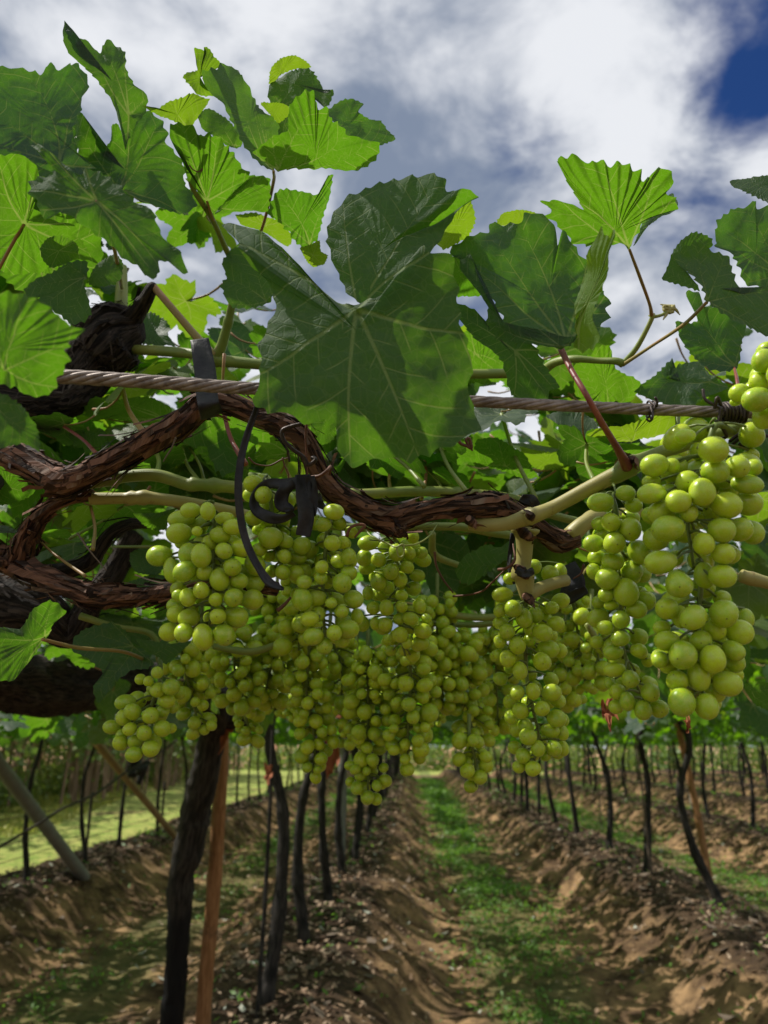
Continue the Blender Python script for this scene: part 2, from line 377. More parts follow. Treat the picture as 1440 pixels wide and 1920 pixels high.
# ------------------------------------------------------------------ leaves
def polar_leaf(C2, out2, outz, cz, M_, scale, vang, teeth, cup, wav, crease, seed, N_, to3, vo=None, flip_=False):
    """C2 centre (2-D), out2 outline (2-D, closed, in any unit), outz third coordinate of outline; to3 maps (x,y,z)->world"""
    g = np.random.default_rng(seed)
    K = len(out2); cl = np.concatenate([np.c_[out2, outz]] * 3); lin = cl; cl = catmull(cl, 3 * N_ * 2); sg_ = np.concatenate([[0], np.cumsum(np.linalg.norm(np.diff(lin[:, :2], axis=0), axis=1))]); uu = np.linspace(0, sg_[-1], len(cl)); cl = .55 * cl + .45 * np.stack([np.interp(uu, sg_, lin[:, k]) for k in range(3)], 1)
    seg = cl[2 * N_:4 * N_]
    dl = np.concatenate([[0], np.cumsum(np.linalg.norm(np.diff(seg[:, :2], axis=0), axis=1))])
    u = np.linspace(0, dl[-1], N_, endpoint=False); O = np.stack([np.interp(u, dl, seg[:, k]) for k in range(3)], 1)
    if teeth > 0:
        per = scale * .215; ph = u / per + .35 * np.interp(u, np.linspace(0, dl[-1], 24), g.uniform(-1, 1, 24)); fr_ = ph % 1
        saw = np.where(fr_ < .66, (fr_ / .66) ** 1.4, ((1 - fr_) / .34) ** 1.4); amp = teeth * scale * (.7 + .6 * vnoise(np.c_[ph * .7, ph * 0, ph * 0], 1, seed))
        dv = O[:, :2] - C2; rl = np.linalg.norm(dv, axis=1, keepdims=True); O[:, :2] += dv / np.maximum(rl, 1e-6) * ((saw - .5) * amp * np.minimum(1, rl[:, 0] / (.4 * scale)))[:, None]
    t = np.linspace(0, 1, M_ + 1)[1:] ** .92
    XY = C2 + (O[None, :, :2] - C2) * t[:, None, None]; Z = cz + (O[None, :, 2] - cz) * t[:, None]
    XY = np.concatenate([[C2], XY.reshape(-1, 2)]); Z = np.concatenate([[cz], Z.ravel()]); T_ = np.concatenate([[0], np.repeat(t, N_)])
    d = (XY - (C2 if vo is None else vo)) / scale; r = np.linalg.norm(d, axis=1); an = np.arctan2(d[:, 1], d[:, 0])
    va = np.asarray(vang); cvk = np.random.default_rng(seed + 31).uniform(-.22, .22, len(va)); df = (an[:, None] - va[None] - cvk[None] * (r[:, None] - .3) + math.pi) % (2 * math.pi) - math.pi; k = np.abs(df).argmin(1); dd = np.abs(df[np.arange(len(r)), k])
    dm = r * np.sin(np.minimum(dd, 1.4)); al = r * np.cos(np.minimum(dd, 1.4))
    sg = np.sign(df[np.arange(len(r)), k]); srt = np.sort(np.abs(df), 1); sf = np.clip((srt[:, 1] - srt[:, 0]) / .30, 0, 1) * np.clip((r - .04) / .08, 0, 1)
    sv = al - dm * .80 + .55 * dm * dm + .3 + sg * .055 + np.asarray(np.random.default_rng(seed + 5).uniform(0, .2, len(va)))[k]

    W = to3(XY, Z)
    i0 = W[1 + (M_ - 1) * N_:]; nrm_ = np.zeros(3); c0 = W[0]
    for q in range(0, N_, 6): nrm_ += np.cross(i0[q] - c0, i0[(q + 6) % N_] - c0)
    nrm_ /= max(np.linalg.norm(nrm_), 1e-9)
    flip = nrm_[2] < 0
    if flip_: flip = not flip
    if flip: nrm_ = -nrm_
    siz = np.linalg.norm(i0 - c0, axis=1).mean()
    ph = g.uniform(0, 6.28, 4)
    disp = cup * siz * (T_ ** 2) + wav * siz * T_ ** 2 * (np.sin(2 * an + ph[0]) * .55 + np.sin(3 * an + ph[1]) * .35)
    disp += -crease * .4 * siz * np.exp(-(dm / .13) ** 2) * np.minimum(1, r * 2.2)
    disp += .13 * siz * T_ * fbm(np.c_[d, d[:, :1] * 0 + seed], 1.5, 2, seed) + .008 * siz * fbm(np.c_[d, d[:, :1] * 0 + seed], 9.0, 2, seed) - .0012 * siz * sf * np.cos(sv * 4.3 * 2 * math.pi)
    W = W + nrm_ * disp[:, None]
    q = np.arange(N_); q2 = (q + 1) % N_
    F = [np.stack([np.zeros(N_, int), 1 + q, 1 + q2, 1 + q2], 1)]
    for mring in range(M_ - 1):
        a = 1 + mring * N_; F.append(np.stack([a + q, a + N_ + q, a + N_ + q2, a + q2], 1))
    tri = F[0][:, :3]; F = np.concatenate(F[1:])
    if flip: F = F[:, ::-1]; tri = tri[:, ::-1]
    fl = [tuple(f) for f in tri.tolist()] + [tuple(f) for f in F.tolist()]
    return W, fl, d, {'dm': dm, 'sf': sf, 'sv': sv, 'rr': np.minimum(r, 1.6)}, c0
REG = {'W': (0, 0, 1), 'A': (0, 0, .5278), 'B': (680, 240, .5278), 'C': (0, 480, .3889), 'D': (400, 680, .4167), 'E': (900, 640, .375), 'F': (0, 860, .3889), 'G': (480, 940, .3333), 'H': (900, 1040, .375), 'I': (180, 1180, .3611)}
def cv_(reg, x, y):
    a, b_, s = REG[reg]; return a + x * s, b_ + y * s
lc = [0]
def traced_leaf(parent, reg, J, d, out, tx=0.0, ty=0.0, veins=None, ctr=None, teeth=.085, cup=.05, wav=.07, crease=.045, m='leaf', pet=None, pm='petiole', label=None, bend=0.0, dark=0.0, under=False):
    """a leaf whose outline is given round its petiole joint J; tx, ty tilt it in depth (m per 1000 px)"""
    lc[0] += 1; seed = lc[0]
    Jx, Jy = cv_(reg, *J); o = np.array([cv_(reg, p[0], p[1]) for p in out]); ex = np.array([p[2] if len(p) > 2 else 0 for p in out])
    C2 = np.array(cv_(reg, *(ctr or J))); ins = C2 * .93 + o.mean(0) * .07
    if ctr is None: C2 = ins
    vo = np.array(cv_(reg, *J))
    r_ = np.linalg.norm(o - C2, axis=1); scale = r_.mean() * 1.15; rv = np.linalg.norm(o - vo, axis=1); sm = (np.roll(rv, 1) + np.roll(rv, -1)) / 2
    if dark: tx += -.107 * d * dark; ty += -.150 * d * dark
    dep = lambda q: d + tx * (q[..., 0] - Jx) / 1000 + ty * (q[..., 1] - Jy) / 1000 + bend * (((q[..., 0] - Jx) / 1000) ** 2 + ((q[..., 1] - Jy) / 1000) ** 2)
    if veins is None:                   # the farthest outline points are the lobes
        an = np.arctan2(o[:, 1] - vo[1], o[:, 0] - vo[0]); ordr = np.argsort(-(rv + (rv - sm))); pick = []
        for k in ordr:
            if all(abs((an[k] - a + math.pi) % (2 * math.pi) - math.pi) > .45 for a in pick): pick.append(an[k])
            if len(pick) == 5: break
        va = pick
    else:
        vv = np.array([cv_(reg, *v) for v in veins]); va = np.arctan2(vv[:, 1] - vo[1], vv[:, 0] - vo[0])
    big = scale * d / .5
    N_ = int(np.clip(scale * 2.4, 130, 400)); M_ = int(np.clip(scale * .24, 12, 42))
    W, F, U, A, c0 = polar_leaf(C2, o, dep(o) + ex / 100, float(dep(C2)), M_, scale, va, teeth, cup, wav, crease, seed, N_, lambda xy, z: PA(np.c_[xy, z]), vo, under)
    ob = mobj('leaf', W, F, M[m], parent, U, A, center=c0)
    if label: ob['label'] = label
    if pet:
        g = Geo(); pts = [P(Jx, Jy, d)] + [P(*p[:3]) for p in pet]; tube(g, pts, [.0011] + [.0014] * (len(pts) - 2) + [.0019], 8, .004, caps=True)
        g.build('petiole', M[pm], ob)
    return ob
# free leaf templates, bent in three dimensions, shared by many leaf objects
def leaf_template(seed, N_, M_, bx, by, petl=0.0, jag=.10):
    g = np.random.default_rng(seed); K = 40; th = np.linspace(-math.pi, math.pi, K, endpoint=False)
    va = np.array([0, .93, -.93, 1.95, -1.95]) + g.uniform(-.06, .06, 5); ln = np.array([1, .86, .86, .66, .66]) * g.uniform(.92, 1.08, 5)
    r = np.zeros(K)
    for a, l in zip(va, ln):
        d = np.abs((th - a + math.pi) % (2 * math.pi) - math.pi); r = np.maximum(r, l * (1 - .34 * (d / .47) ** 1.5) * (d < .8))
    r = np.maximum(r, .46); e = np.clip((math.pi - np.abs(th)) / .42, 0, 1); r = r * (.22 + .78 * e ** .6)
    out = np.c_[np.sin(th) * r, np.cos(th) * r]
    def to3(xy, z):
        x, y = xy[:, 0], xy[:, 1]
        zz_ = -bx * x * x - by * np.sign(y) * y * y * .8 + .10 * np.abs(x) + .05 * np.sin(3 * x + seed) * np.cos(2.5 * y)
        return np.c_[x, y, zz_]
    vangl = math.pi / 2 - va
    W, F, U, A, c0 = polar_leaf(np.zeros(2), out, np.zeros(K), 0.0, M_, .8, vangl, jag, 0, .07, .03, seed, N_, to3)
    return W, F, U, A
def template_mesh(name, tpl, m, petiole=True):
    W, F, U, A = tpl; n = len(W); mi = [0] * len(F); F = list(F)
    if petiole:
        g = Geo(); tube(g, [(0, 0, -.004), (0, -.25, -.06), (.03, -.6, -.03), (.05, -.85, .12)], [.016, .018, .02, .026], 6, .12)
        V2 = np.concatenate(g.V); F2 = np.concatenate(g.F) + n
        F += [tuple(f) if f[2] != f[3] else tuple(f[:3]) for f in F2.tolist()]; mi += [1] * len(F2)
        W = np.concatenate([W, V2]); U = np.concatenate([U, np.zeros((len(V2), 2))]); A = {k: np.concatenate([v, np.ones(len(V2))]) for k, v in A.items()}
    o = mobj(name, W, F, None, None, U, A, center=(0, 0, 0), mi=mi, mats=[m, M['petiole']])
    me = o.data; del WL[o.name]; bpy.data.objects.remove(o); return me
# ------------------------------------------------------------------ ground
ROWS = [-3.62, -0.68, 2.36, 5.3, 8.25, 11.2, 14.2, 17.2, 20.2]
YEND = 46.0
def gz(x, y):
    x = np.asarray(x, float); y = np.asarray(y, float); z = np.zeros_like(x); q = np.c_[x.ravel(), y.ravel(), x.ravel() * 0]
    wob = .10 * vnoise(q, .6, 3).reshape(x.shape)
    for X in ROWS:
        d = np.abs(x - X + wob); e = .16 * vnoise(q * [1, 1, 1], 1.9, 11).reshape(x.shape) + .09 * vnoise(q, 5.1, 12).reshape(x.shape)
        t = np.clip((1.0 + e * np.clip(d * 1.6, 0, 1) - d) / .72, 0, 1); z = np.maximum(z, .36 * t * t * (3 - 2 * t))
    f = np.clip((y - YEND) / 2, 0, 1); z = z * (1 - f); 
    l = np.clip((-4.35 - x) / .6, 0, 1); z = z * (1 - l) + l * (.10 + .25 * np.clip((-x - 12) / 40, 0, 1))
    z = z + (.035 * fbm(q, 1.6, 3, 5) + .020 * fbm(q, 7, 3, 6) + .008 * fbm(q, 23, 2, 16)).reshape(x.shape) * np.where(x < -5, .7, 1.0)
    far = np.clip((np.hypot(x, y) - 80) / 200, 0, 1)
    return z * (1 - far)
def gz1(x, y): return float(gz(np.array([x]), np.array([y]))[0])
def ground():
    ys = np.concatenate([[-300, -60, -15, -4], np.linspace(-1, 1.2, 8)[:-1], 1.2 * (YEND + 6) ** 1.0 ** 0 * 0 + np.geomspace(1.2, 60, 560), [80, 120, 200, 400, 900]])
    xs = np.concatenate([[-900, -300, -120, -60, -35, -22], np.linspace(-16, -4.8, 60)[:-1], np.linspace(-4.8, 6, 300)[:-1], np.linspace(6, 24, 150), [30, 50, 120, 400, 900]])
    X, Y = np.meshgrid(xs, ys); Z = gz(X, Y); n, k = X.shape
    V = np.stack([X, Y, Z], -1).reshape(-1, 3); i = np.arange(n - 1)[:, None] * k; j = np.arange(k - 1)[None]
    F = np.stack([i + j, i + j + 1, i + k + j + 1, i + k + j], -1).reshape(-1, 4)
    m, b = mat('vineyard soil'); g = b.n('ShaderNodeNewGeometry').outputs['Position']; s = b.n('ShaderNodeSeparateXYZ', {0: g})
    n1 = b.noise(g, 3.2, 6, .65, .3); n2 = b.noise(g, 14, 5, .7); n3 = b.noise(g, 70, 4, .7); n4 = b.noise(g, .5, 4, .6)
    c = b.mix(b.ramp(n1, .35, .68), (.060, .036, .021), (.36, .225, .115))
    c = b.mix(b.m('MULTIPLY', b.ramp(n2, .52, .70), .7), c, (.05, .030, .019))
    c = b.mix(b.m('MULTIPLY', b.ramp(n3, .58, .70), .5), c, (.31, .22, .13))
    # dark litter on the ridge tops
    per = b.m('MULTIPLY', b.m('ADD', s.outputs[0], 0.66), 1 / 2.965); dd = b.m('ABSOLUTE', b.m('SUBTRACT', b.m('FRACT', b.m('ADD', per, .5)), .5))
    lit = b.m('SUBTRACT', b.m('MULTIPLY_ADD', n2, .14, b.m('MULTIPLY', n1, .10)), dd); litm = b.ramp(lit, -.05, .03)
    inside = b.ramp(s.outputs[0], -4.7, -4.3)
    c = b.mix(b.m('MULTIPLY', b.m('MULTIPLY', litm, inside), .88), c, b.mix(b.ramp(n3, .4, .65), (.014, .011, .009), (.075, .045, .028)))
    gr = b.mix(b.ramp(n1, .35, .65), (.19, .27, .05), (.38, .37, .11)); gr = b.mix(b.ramp(n2, .5, .7), gr, (.10, .16, .035))
    grm = b.m('MULTIPLY', b.m('SUBTRACT', 1.0, inside), b.ramp(n4, .25, .42)); grm = b.m('MAXIMUM', grm, b.ramp(s.outputs[1], 46.5, 48))
    c = b.mix(grm, c, gr)
    al = b.m('SUBTRACT', .5, dd); alm = b.m('MULTIPLY', b.m('SUBTRACT', 1.0, b.ramp(b.m('SUBTRACT', al, b.m('MULTIPLY', n2, .08)), .04, .10)), .55)
    c = b.mix(b.m('MULTIPLY', alm, inside), c, (.075, .10, .03))
    bs = b.n('ShaderNodeBsdfPrincipled', {'Base Color': c, 'Roughness': .95, 'Specular IOR Level': .15})
    bp = b.n('ShaderNodeBump', {'Strength': .8, 'Distance': .02, 'Height': b.m('MULTIPLY_ADD', n3, .4, n2)}); b.nt.links.new(bp.outputs[0], bs.inputs['Normal'])
    finish(b, bs.outputs[0])
    o = mobj('ground', V, F, m, None, center=(0, 0, 0)); o['kind'] = 'structure'
ground()

# ------------------------------------------------------------------ loose ground cover
def scatter(name, pts, size, m, up=0.3, seed=0, long=1.0, n3=True, hmax=0.0):
    """small bent leaves: two triangles pairs each"""
    g = np.random.default_rng(seed); n = len(pts); a = g.uniform(0, 6.28, n); tilt = g.normal(0, up, n); s = size * g.uniform(.5, 1.3, n)
    ux = np.stack([np.cos(a), np.sin(a), g.normal(0, up, n)], 1); ux /= np.linalg.norm(ux, axis=1, keepdims=True)
    vx = np.stack([-np.sin(a), np.cos(a), tilt], 1); vx /= np.linalg.norm(vx, axis=1, keepdims=True); nz = np.cross(ux, vx)
    s = s[:, None]; p = pts + np.c_[np.zeros((n, 2)), g.uniform(0.003, .003 + hmax, n)]; cur = g.uniform(-.25, .35, (n, 1))
    q = [p - ux * s * long + nz * s * cur, p - vx * s * .55 - ux * s * .1, p + ux * s * long + nz * s * cur, p + vx * s * .55 + ux * s * .1]
    V = np.stack(q, 1).reshape(-1, 3); i = np.arange(n)[:, None] * 4
    F = np.concatenate([i + [0, 1, 3], i + [1, 2, 3]])
    o = mobj(name, V, F, m, None, smooth=False); o['kind'] = 'stuff'; return o
def gpts(x, y): return np.c_[x, y, gz(x, y)]
g = np.random.default_rng(5)
def yv(n, a=1.6, b_=40, pw=1.7): return a + (b_ - a) * g.uniform(0, 1, n) ** pw
# green weeds down the middle of the alleys
X_, Y_ = [], []
for xc, n, wd in ((.84, 34000, .27), (3.85, 20000, .33), (-2.1, 12000, .30), (6.8, 12000, .4), (9.8, 4500, .45), (12.7, 4500, .5)):
    y = yv(n); x = xc + .10 * np.sin(y * .9) + g.normal(0, wd, n); k = vnoise(np.c_[x * 1.1, y * .9, y * 0], 2.2, 2) + .5 * vnoise(np.c_[x, y, y * 0], 7, 4) > (-.10 if xc != -2.1 else .1); X_.append(x[k]); Y_.append(y[k])
x = np.concatenate(X_); y = np.concatenate(Y_); p = gpts(x, y); p[:, 2] += .085 * g.uniform(0, 1, len(p)) * np.clip(.6 + vnoise(p, 3, 7), .1, 2)
sz = .009 + .0014 * y
scatter('weeds', p, sz, M['weed'], .55, 1, 1.1, hmax=.03)
# a scatter of weeds everywhere else
n = 16000; x = g.uniform(-4.2, 14, n); y = yv(n); k = vnoise(np.c_[x, y, y * 0], 1.4, 21) > .05; scatter('low_weeds', gpts(x[k], y[k]), .013 + .0012 * y[k], M['weed'], .6, 2, 1.2, hmax=.05)
# crumbly clods and stones
n = 9000; x = g.uniform(-4.2, 8, n); y = yv(n, 1.5, 18); c = gpts(x, y); s = (.006 + .0010 * y) * g.uniform(.4, 1.6, n) ** 1.5
o8 = np.array([[1, 0, 0], [0, 1, 0], [-1, 0, 0], [0, -1, 0], [0, 0, .8], [0, 0, -.5]]); V = (c[:, None] + (o8[None] * g.uniform(.6, 1.3, (n, 6, 1)) + g.normal(0, .2, (n, 6, 3))) * s[:, None, None]).reshape(-1, 3)
i = np.arange(n)[:, None] * 6; F = np.concatenate([i + q for q in ([0, 1, 4], [1, 2, 4], [2, 3, 4], [3, 0, 4], [1, 0, 5], [2, 1, 5], [3, 2, 5], [0, 3, 5])])
o = mobj('clods', V, F, bpy.data.materials['vineyard soil'], None, smooth=False); o['kind'] = 'stuff'
# brown litter on ridges, pale leaves here and there, twigs
X_ = []; 
n = 20000; rx = g.choice(ROWS[:6], n, p=[.2, .36, .22, .1, .07, .05]); x = rx + g.normal(0, .36, n); y = yv(n, 1.5, 30); scatter('leaf_litter', gpts(x, y), .014 + .0008 * y, M['dryleaf'], .5, 3, 1.1, hmax=.03)
n = 5000; x = g.uniform(-4, 9, n); y = yv(n, 1.8, 16); scatter('fallen_leaves', gpts(x, y), .020 + .001 * y, M['dryleaf'], .35, 4, 1.1, hmax=.01)
n = 800; x = g.uniform(-4, 8, n); y = yv(n, 1.8, 14); scatter('pale_fallen_leaves', gpts(x, y), .021 + .001 * y, M['greyleaf'], .35, 5, 1.1, hmax=.015)
n = 2600; rx = g.choice(ROWS[:5], n); x = rx + g.normal(0, .42, n); y = yv(n, 1.5, 20); scatter('twigs', gpts(x, y), .05, M['twig'], .25, 6, 1.0, hmax=.02)
# weeds at the feet of the vines
n = 5000; rx = g.choice(ROWS[:5], n); x = rx + g.normal(0, .16, n); y = yv(n, 2, 28); k = vnoise(np.c_[x, y * 1.5, y * 0], 1.8, 41) > .1; scatter('ridge_weeds', gpts(x[k], y[k]), .014 + .0012 * y[k], M['weed'], .8, 8, 1.3, hmax=.08)
# the sunlit field beside the vineyard
n = 60000; y = 5 + 36 * g.uniform(0, 1, n) ** 1.2; x = -4.7 - 9 * g.uniform(0, 1, n) ** 1.1 - (y - 5) * .2; k = vnoise(np.c_[x, y, y * 0], 1.2, 31) > -.35; scatter('field_grass', gpts(x[k], y[k]), .022 + .0015 * y[k], M['fieldgrass'], 2.5, 7, 1.3, hmax=.12)

# ------------------------------------------------------------------ foliage patches for the pergola (shared)
def leaf_cloud(name, n, sx, sy, z0, z1, size, seed, m, drop=None):
    g = np.random.default_rng(seed)
    x = g.uniform(-sx, sx, n); y = g.uniform(-sy, sy, n); z = z0 + (z1 - z0) * g.beta(1.5, 1.3, n)
    if drop: k = g.random(n) < drop; z[k] -= g.uniform(0, .14, k.sum()) * (np.abs(x[k]) < 1.1)
    c = np.stack([x, y, z], 1); k = vnoise(c, 1.7, seed) > -.38; c = c[k]; n = len(c)
    K = 11; th = np.linspace(-math.pi, math.pi, K, endpoint=False); rr = np.array([.25, .62, .45, .72, .60, .98, 1.1, .62, .78, .5, .66])
    rr = np.array([.22, .60, .62, .55, .85, .62, 1.0, .62, .85, .55, .62])
    nv = np.stack([g.normal(0, .55, n), g.normal(0, .55, n), np.ones(n)], 1); vert = g.random(n) < .28; nv[vert, 2] = g.normal(0, .25, vert.sum()); nv /= np.linalg.norm(nv, axis=1, keepdims=True)
    a = np.stack([g.normal(0, 1, n), g.normal(0, 1, n), g.normal(-.5, .5, n)], 1); u = a - nv * (a * nv).sum(1, keepdims=True); u /= np.linalg.norm(u, axis=1, keepdims=True); v = np.cross(nv, u)
    s = size * g.uniform(.55, 1.2, n); V = [c]
    for t, r in zip(th, rr):
        r2 = r * g.uniform(.9, 1.12, n); lx = np.cos(t) * r2; ly = np.sin(t) * r2
        V.append(c + (u * lx[:, None] + v * ly[:, None] - nv * (.32 * r2 ** 2 * g.uniform(.2, 1.5, n) * (1 + .4 * math.cos(2 * t)))[:, None]) * s[:, None])
    V = np.stack(V, 1).reshape(-1, 3); i = np.arange(n)[:, None] * (K + 1)
    F = np.concatenate([np.concatenate([i, i + 1 + q, i + 1 + (q + 1) % K], 1) for q in range(K)])
    o = mobj(name, V, F, m, None, smooth=False, center=(0, 0, 0)); me = o.data; del WL[o.name]; bpy.data.objects.remove(o); return me
CLOUD = [leaf_cloud('foliage', 1300, 1.50, .98, 1.74, 2.02, .085, 100 + k, M['farleaf'], .16) for k in range(5)]
THIN = [leaf_cloud('foliage', 900, 1.42, .95, 1.80, 2.05, .085, 200 + k, M['farleaf'], .08) for k in range(3)]
TPL = [leaf_template(300 + k, 84, 9, *bb) for k, bb in enumerate([(.25, .3), (.1, .55), (.5, .15), (-.15, .35), (.35, -.2), (.05, .15), (.6, .5), (.2, .8)])]
LEAFM = [template_mesh('leaf', t, M['leaf'] if k < 7 else M['young']) for k, t in enumerate(TPL)] + [template_mesh('leaf', TPL[2], M['young'])]
ORD = ['first', 'second', 'third', 'fourth', 'fifth', 'sixth', 'seventh', 'eighth']
def inst(name, me, parent, mtx, label=None):
    o = bpy.data.objects.new(name, me); col.objects.link(o); o.parent = parent
    if parent is not None: mtx = Matrix.Translation(-Vector(wloc(parent))) @ mtx
    o.matrix_local = mtx; WL[o.name] = np.array(mtx.translation) + wloc(parent); return o
def leaf_matrix(loc, mid, nrm_, s):
    n = Vector(nrm_).normalized(); y = Vector(mid); y = (y - n * y.dot(n)).normalized(); x = y.cross(n)
    return Matrix.Translation(Vector(loc)) @ Matrix((x, y, n)).transposed().to_4x4() @ Matrix.Scale(s, 4)
def arbor_arms(parent, x, y, ztop, g, dark=True):
    for s in (-1, 1):
        gg = Geo(); pts = [(x, y, ztop - .12), (x + s * .10, y + g.uniform(-.05, .05), ztop + .02), (x + s * .5, y + g.uniform(-.15, .15), ztop + .07), (x + s * 1.05, y + g.uniform(-.3, .3), ztop + .10)]
        tube(gg, pts, [.032, .026, .018, .009], 7, .06, .3, g.integers(99)); gg.build('arm', M['trunk'], parent)
VINES = []
def row_vine(x, y, label, group, rt=.045, bendx=None, near=False, thin=False, foliage=True, leafparts=0, top=1.80):
    z0 = gz1(x, y); e = empty('grapevine', (x, y, z0), label, 'grapevine', group); g = np.random.default_rng(int(1000 + x * 37 + y * 91) % 100000)
    VINES.append((x, y, e)); gg = Geo(); bx = bendx if bendx is not None else g.uniform(-.10, .10); by = g.uniform(-.08, .08); lx = g.uniform(-.12, .12)
    pts = [(x, y, z0 - .08), (x + .01, y, z0 + .05), (x + bx * .8, y + by, z0 + .42), (x + bx + .3 * lx, y + by, z0 + .85), (x + lx * .8, y, z0 + 1.2), (x + lx, y, top)]
    tube(gg, pts, [rt * 1.55, rt * 1.25, rt, rt * .9, rt * .85, rt * .8], 12 if near else 8, .02 if near else .06, .30, g.integers(999), knots=[(.3, .25, .04), (.62, .2, .03), (.95, .35, .05)]); gg.build('trunk', M['trunk'], e)
    arbor_arms(e, x + lx, y, top, g)
    if foliage:
        me = (THIN if thin else CLOUD); me = me[g.integers(len(me))]
        o = inst('foliage', me, e, Matrix.Translation((x + g.uniform(-.05, .05), y, g.uniform(-.03, .03))) @ Matrix.Rotation(g.choice([0, math.pi]), 4, 'Z')); o['kind'] = 'stuff'
    for _ in range(leafparts):
        p = (x + g.uniform(-1.45, 1.45), y + g.uniform(-.95, .95), top + g.uniform(-.02, .22) - (g.random() < .15) * g.uniform(0, .12))
        n = (g.normal(0, .5), g.normal(0, .5), 1) if g.random() < .72 else (g.normal(), g.normal(), g.normal(0, .3))
        inst('leaf', LEAFM[g.integers(len(LEAFM) - (g.random() < .8))], e, leaf_matrix(p, (g.normal(), g.normal(), g.normal(-.6, .5)), n, g.uniform(.055, .095)))
    return e
def stake(x, y, r, top, m, label, lean=(0, 0), group=None):
    z0 = gz1(x, y); gg = Geo(); tube(gg, [(x, y, z0 - .1), (x + lean[0] * .5 + .01, y + lean[1] * .5, z0 + (top - z0) * .5), (x + lean[0], y + lean[1], top)], [r * 1.05, r, r * .92], 10, .03, .12, int(abs(x) * 50) + int(y * 9), knots=[(.4, .12, .03)])
    return tag(gg.build('vine_stake', M[m]), label, 'stake', group)

EL = '%s vine from the camera, row %s'
rowdesc = {0: 'along the sunlit field at far left', 1: 'just left of the dirt alley', 2: 'just right of the green weed strip', 3: 'second to the right of the alley', 4: 'third to the right of the alley', 5: 'fourth to the right of the alley', 6: 'fifth to the right of the alley', 7: 'sixth to the right of the alley', 8: 'seventh to the right of the alley'}
def inview(x, y, mg=120):
    v = CM.T @ (np.array([x, y, 1.3]) - CL); d = -v[2]
    if d < .3: return False
    pxx = 720 + v[0] / d * FPX; return -mg < pxx < 1440 + mg
for ri, X in enumerate(ROWS):
    k = 0; y0 = {0: 1.2, 1: 4.25, 2: 1.3, 3: 2.4}.get(ri, 3.0); y = y0; j = 0
    while y < YEND - .5:
        gg_ = random.Random(ri * 100 + j); yy = y + gg_.uniform(-.12, .12); xx = X + gg_.uniform(-.05, .05)
        if ri == 2 and abs(y - 6.7) < .9: yy = 6.75
        if ri == 1 and j == 0: q_ = P(497, 1880, 1.0) - CL; yy = 4.3; xx = float(q_[0] / q_[1] * 4.3)
        vis = inview(xx, yy, 260 if ri < 4 else 60)
        shade = (ri < 3 and yy < 12)
        if (vis or shade):
            seen = inview(xx, yy, 0)
            if seen:
                lab = (EL % (ORD[k], rowdesc[ri])) if k < 8 else 'far dark vine trunk, row ' + rowdesc[ri]; k += 1
                if k <= 8: lab = ('bent ' if (ri * 7 + j) % 2 else 'dark ') + lab
            else: lab = 'grapevine at the edge of view, row ' + rowdesc[ri]
            close = yy < 5.5 and ri in (1, 2)
            bx = {(2, 0): .05}.get((ri, j))
            if ri == 2: bx = -.16 if 6 < yy < 7.6 else None
            row_vine(xx, yy, lab, 'grapevines in rows under the pergola', rt=.031 if ri else .022, near=yy < 9, thin=close, leafparts=150 if close else (60 if (yy < 7.5 and ri in (1, 2)) else 0), bendx=bx)
        y += {0: 1.3, 1: 1.25}.get(ri, 1.78); j += 1

# near-left trunk with its kink, black below and brown-grey above
e1 = empty('grapevine', tuple(P(320, 1990, 2.62)), 'thick dark trunk nearest the camera, kinked, black below and greyish brown above', 'grapevine')
gg = Geo(); p, r = px([(312, 2120, 2.7, 36), (318, 1960, 2.66, 23), (328, 1850, 2.63, 20), (336, 1730, 2.6, 20), (340, 1640, 2.58, 21), (352, 1600, 2.57, 26), (368, 1520, 2.55, 27), (385, 1440, 2.5, 25), (398, 1370, 2.45, 26), (392, 1310, 2.3, 36), (330, 1290, 2.1, 40), (240, 1282, 1.9, 44)])
fr = tube(gg, p, r, 22, .008, .30, 5, knots=[(.42, .18, .02)]); gg.A[0] = np.clip((1.12 + .12 * vnoise(gg.V[0], 9, 3) - gg.V[0][:, 2]) / .08, 0, 1); flakes(gg, fr, 60, .03, .09, 3); gg.build('trunk', M['trunk'], e1, attr='blk')
gg = Geo(); p, r = px([(250, 1285, 1.9, 46), (170, 1278, 1.75, 46), (90, 1285, 1.6, 50), (0, 1275, 1.5, 52), (-90, 1255, 1.4, 50)])
fr = tube(gg, p, r, 26, .006, .42, 8); flakes(gg, fr, 160, .015, .05, 4); gg.build('cordon', M['darkbark'], e1)
gg = Geo(); p, r = px([(398, 1350, 2.45, 18), (480, 1345, 2.4, 15), (520, 1320, 2.2, 17), (545, 1290, 2.0, 15), (640, 1300, 1.9, 10)]); tube(gg, p, r, 14, .01, .35, 6); gg.build('cordon', M['darkbark'], e1)
g = np.random.default_rng(77)
for k in range(110):
    pxx = g.uniform(-120, 330); pyy = g.uniform(1120, 1385); dd = g.uniform(2.1, 3.4)
    inst('leaf', LEAFM[g.integers(7)], e1, leaf_matrix(P(pxx, pyy, dd), (g.normal(), g.normal(), -1), (g.normal(0, .6), g.normal(0, .6), 1), g.uniform(.06, .1)))
tag_ = stake
gg = Geo(); p, r = px([(372, 2080, 2.72, 15), (384, 1860, 2.68, 14), (398, 1700, 2.66, 13.5), (410, 1530, 2.66, 13), (420, 1345, 2.66, 11)]); tube(gg, p, r, 12, .02, .10, 44, knots=[(.35, .12, .012), (.6, .1, .012)])
tag(gg.build('vine_stake', M['stake']), 'orange brown wooden stake beside the thick kinked trunk', 'stake')
stake(1.0, 1.0, .001, .5, 'thinwire', 'x') if False else None
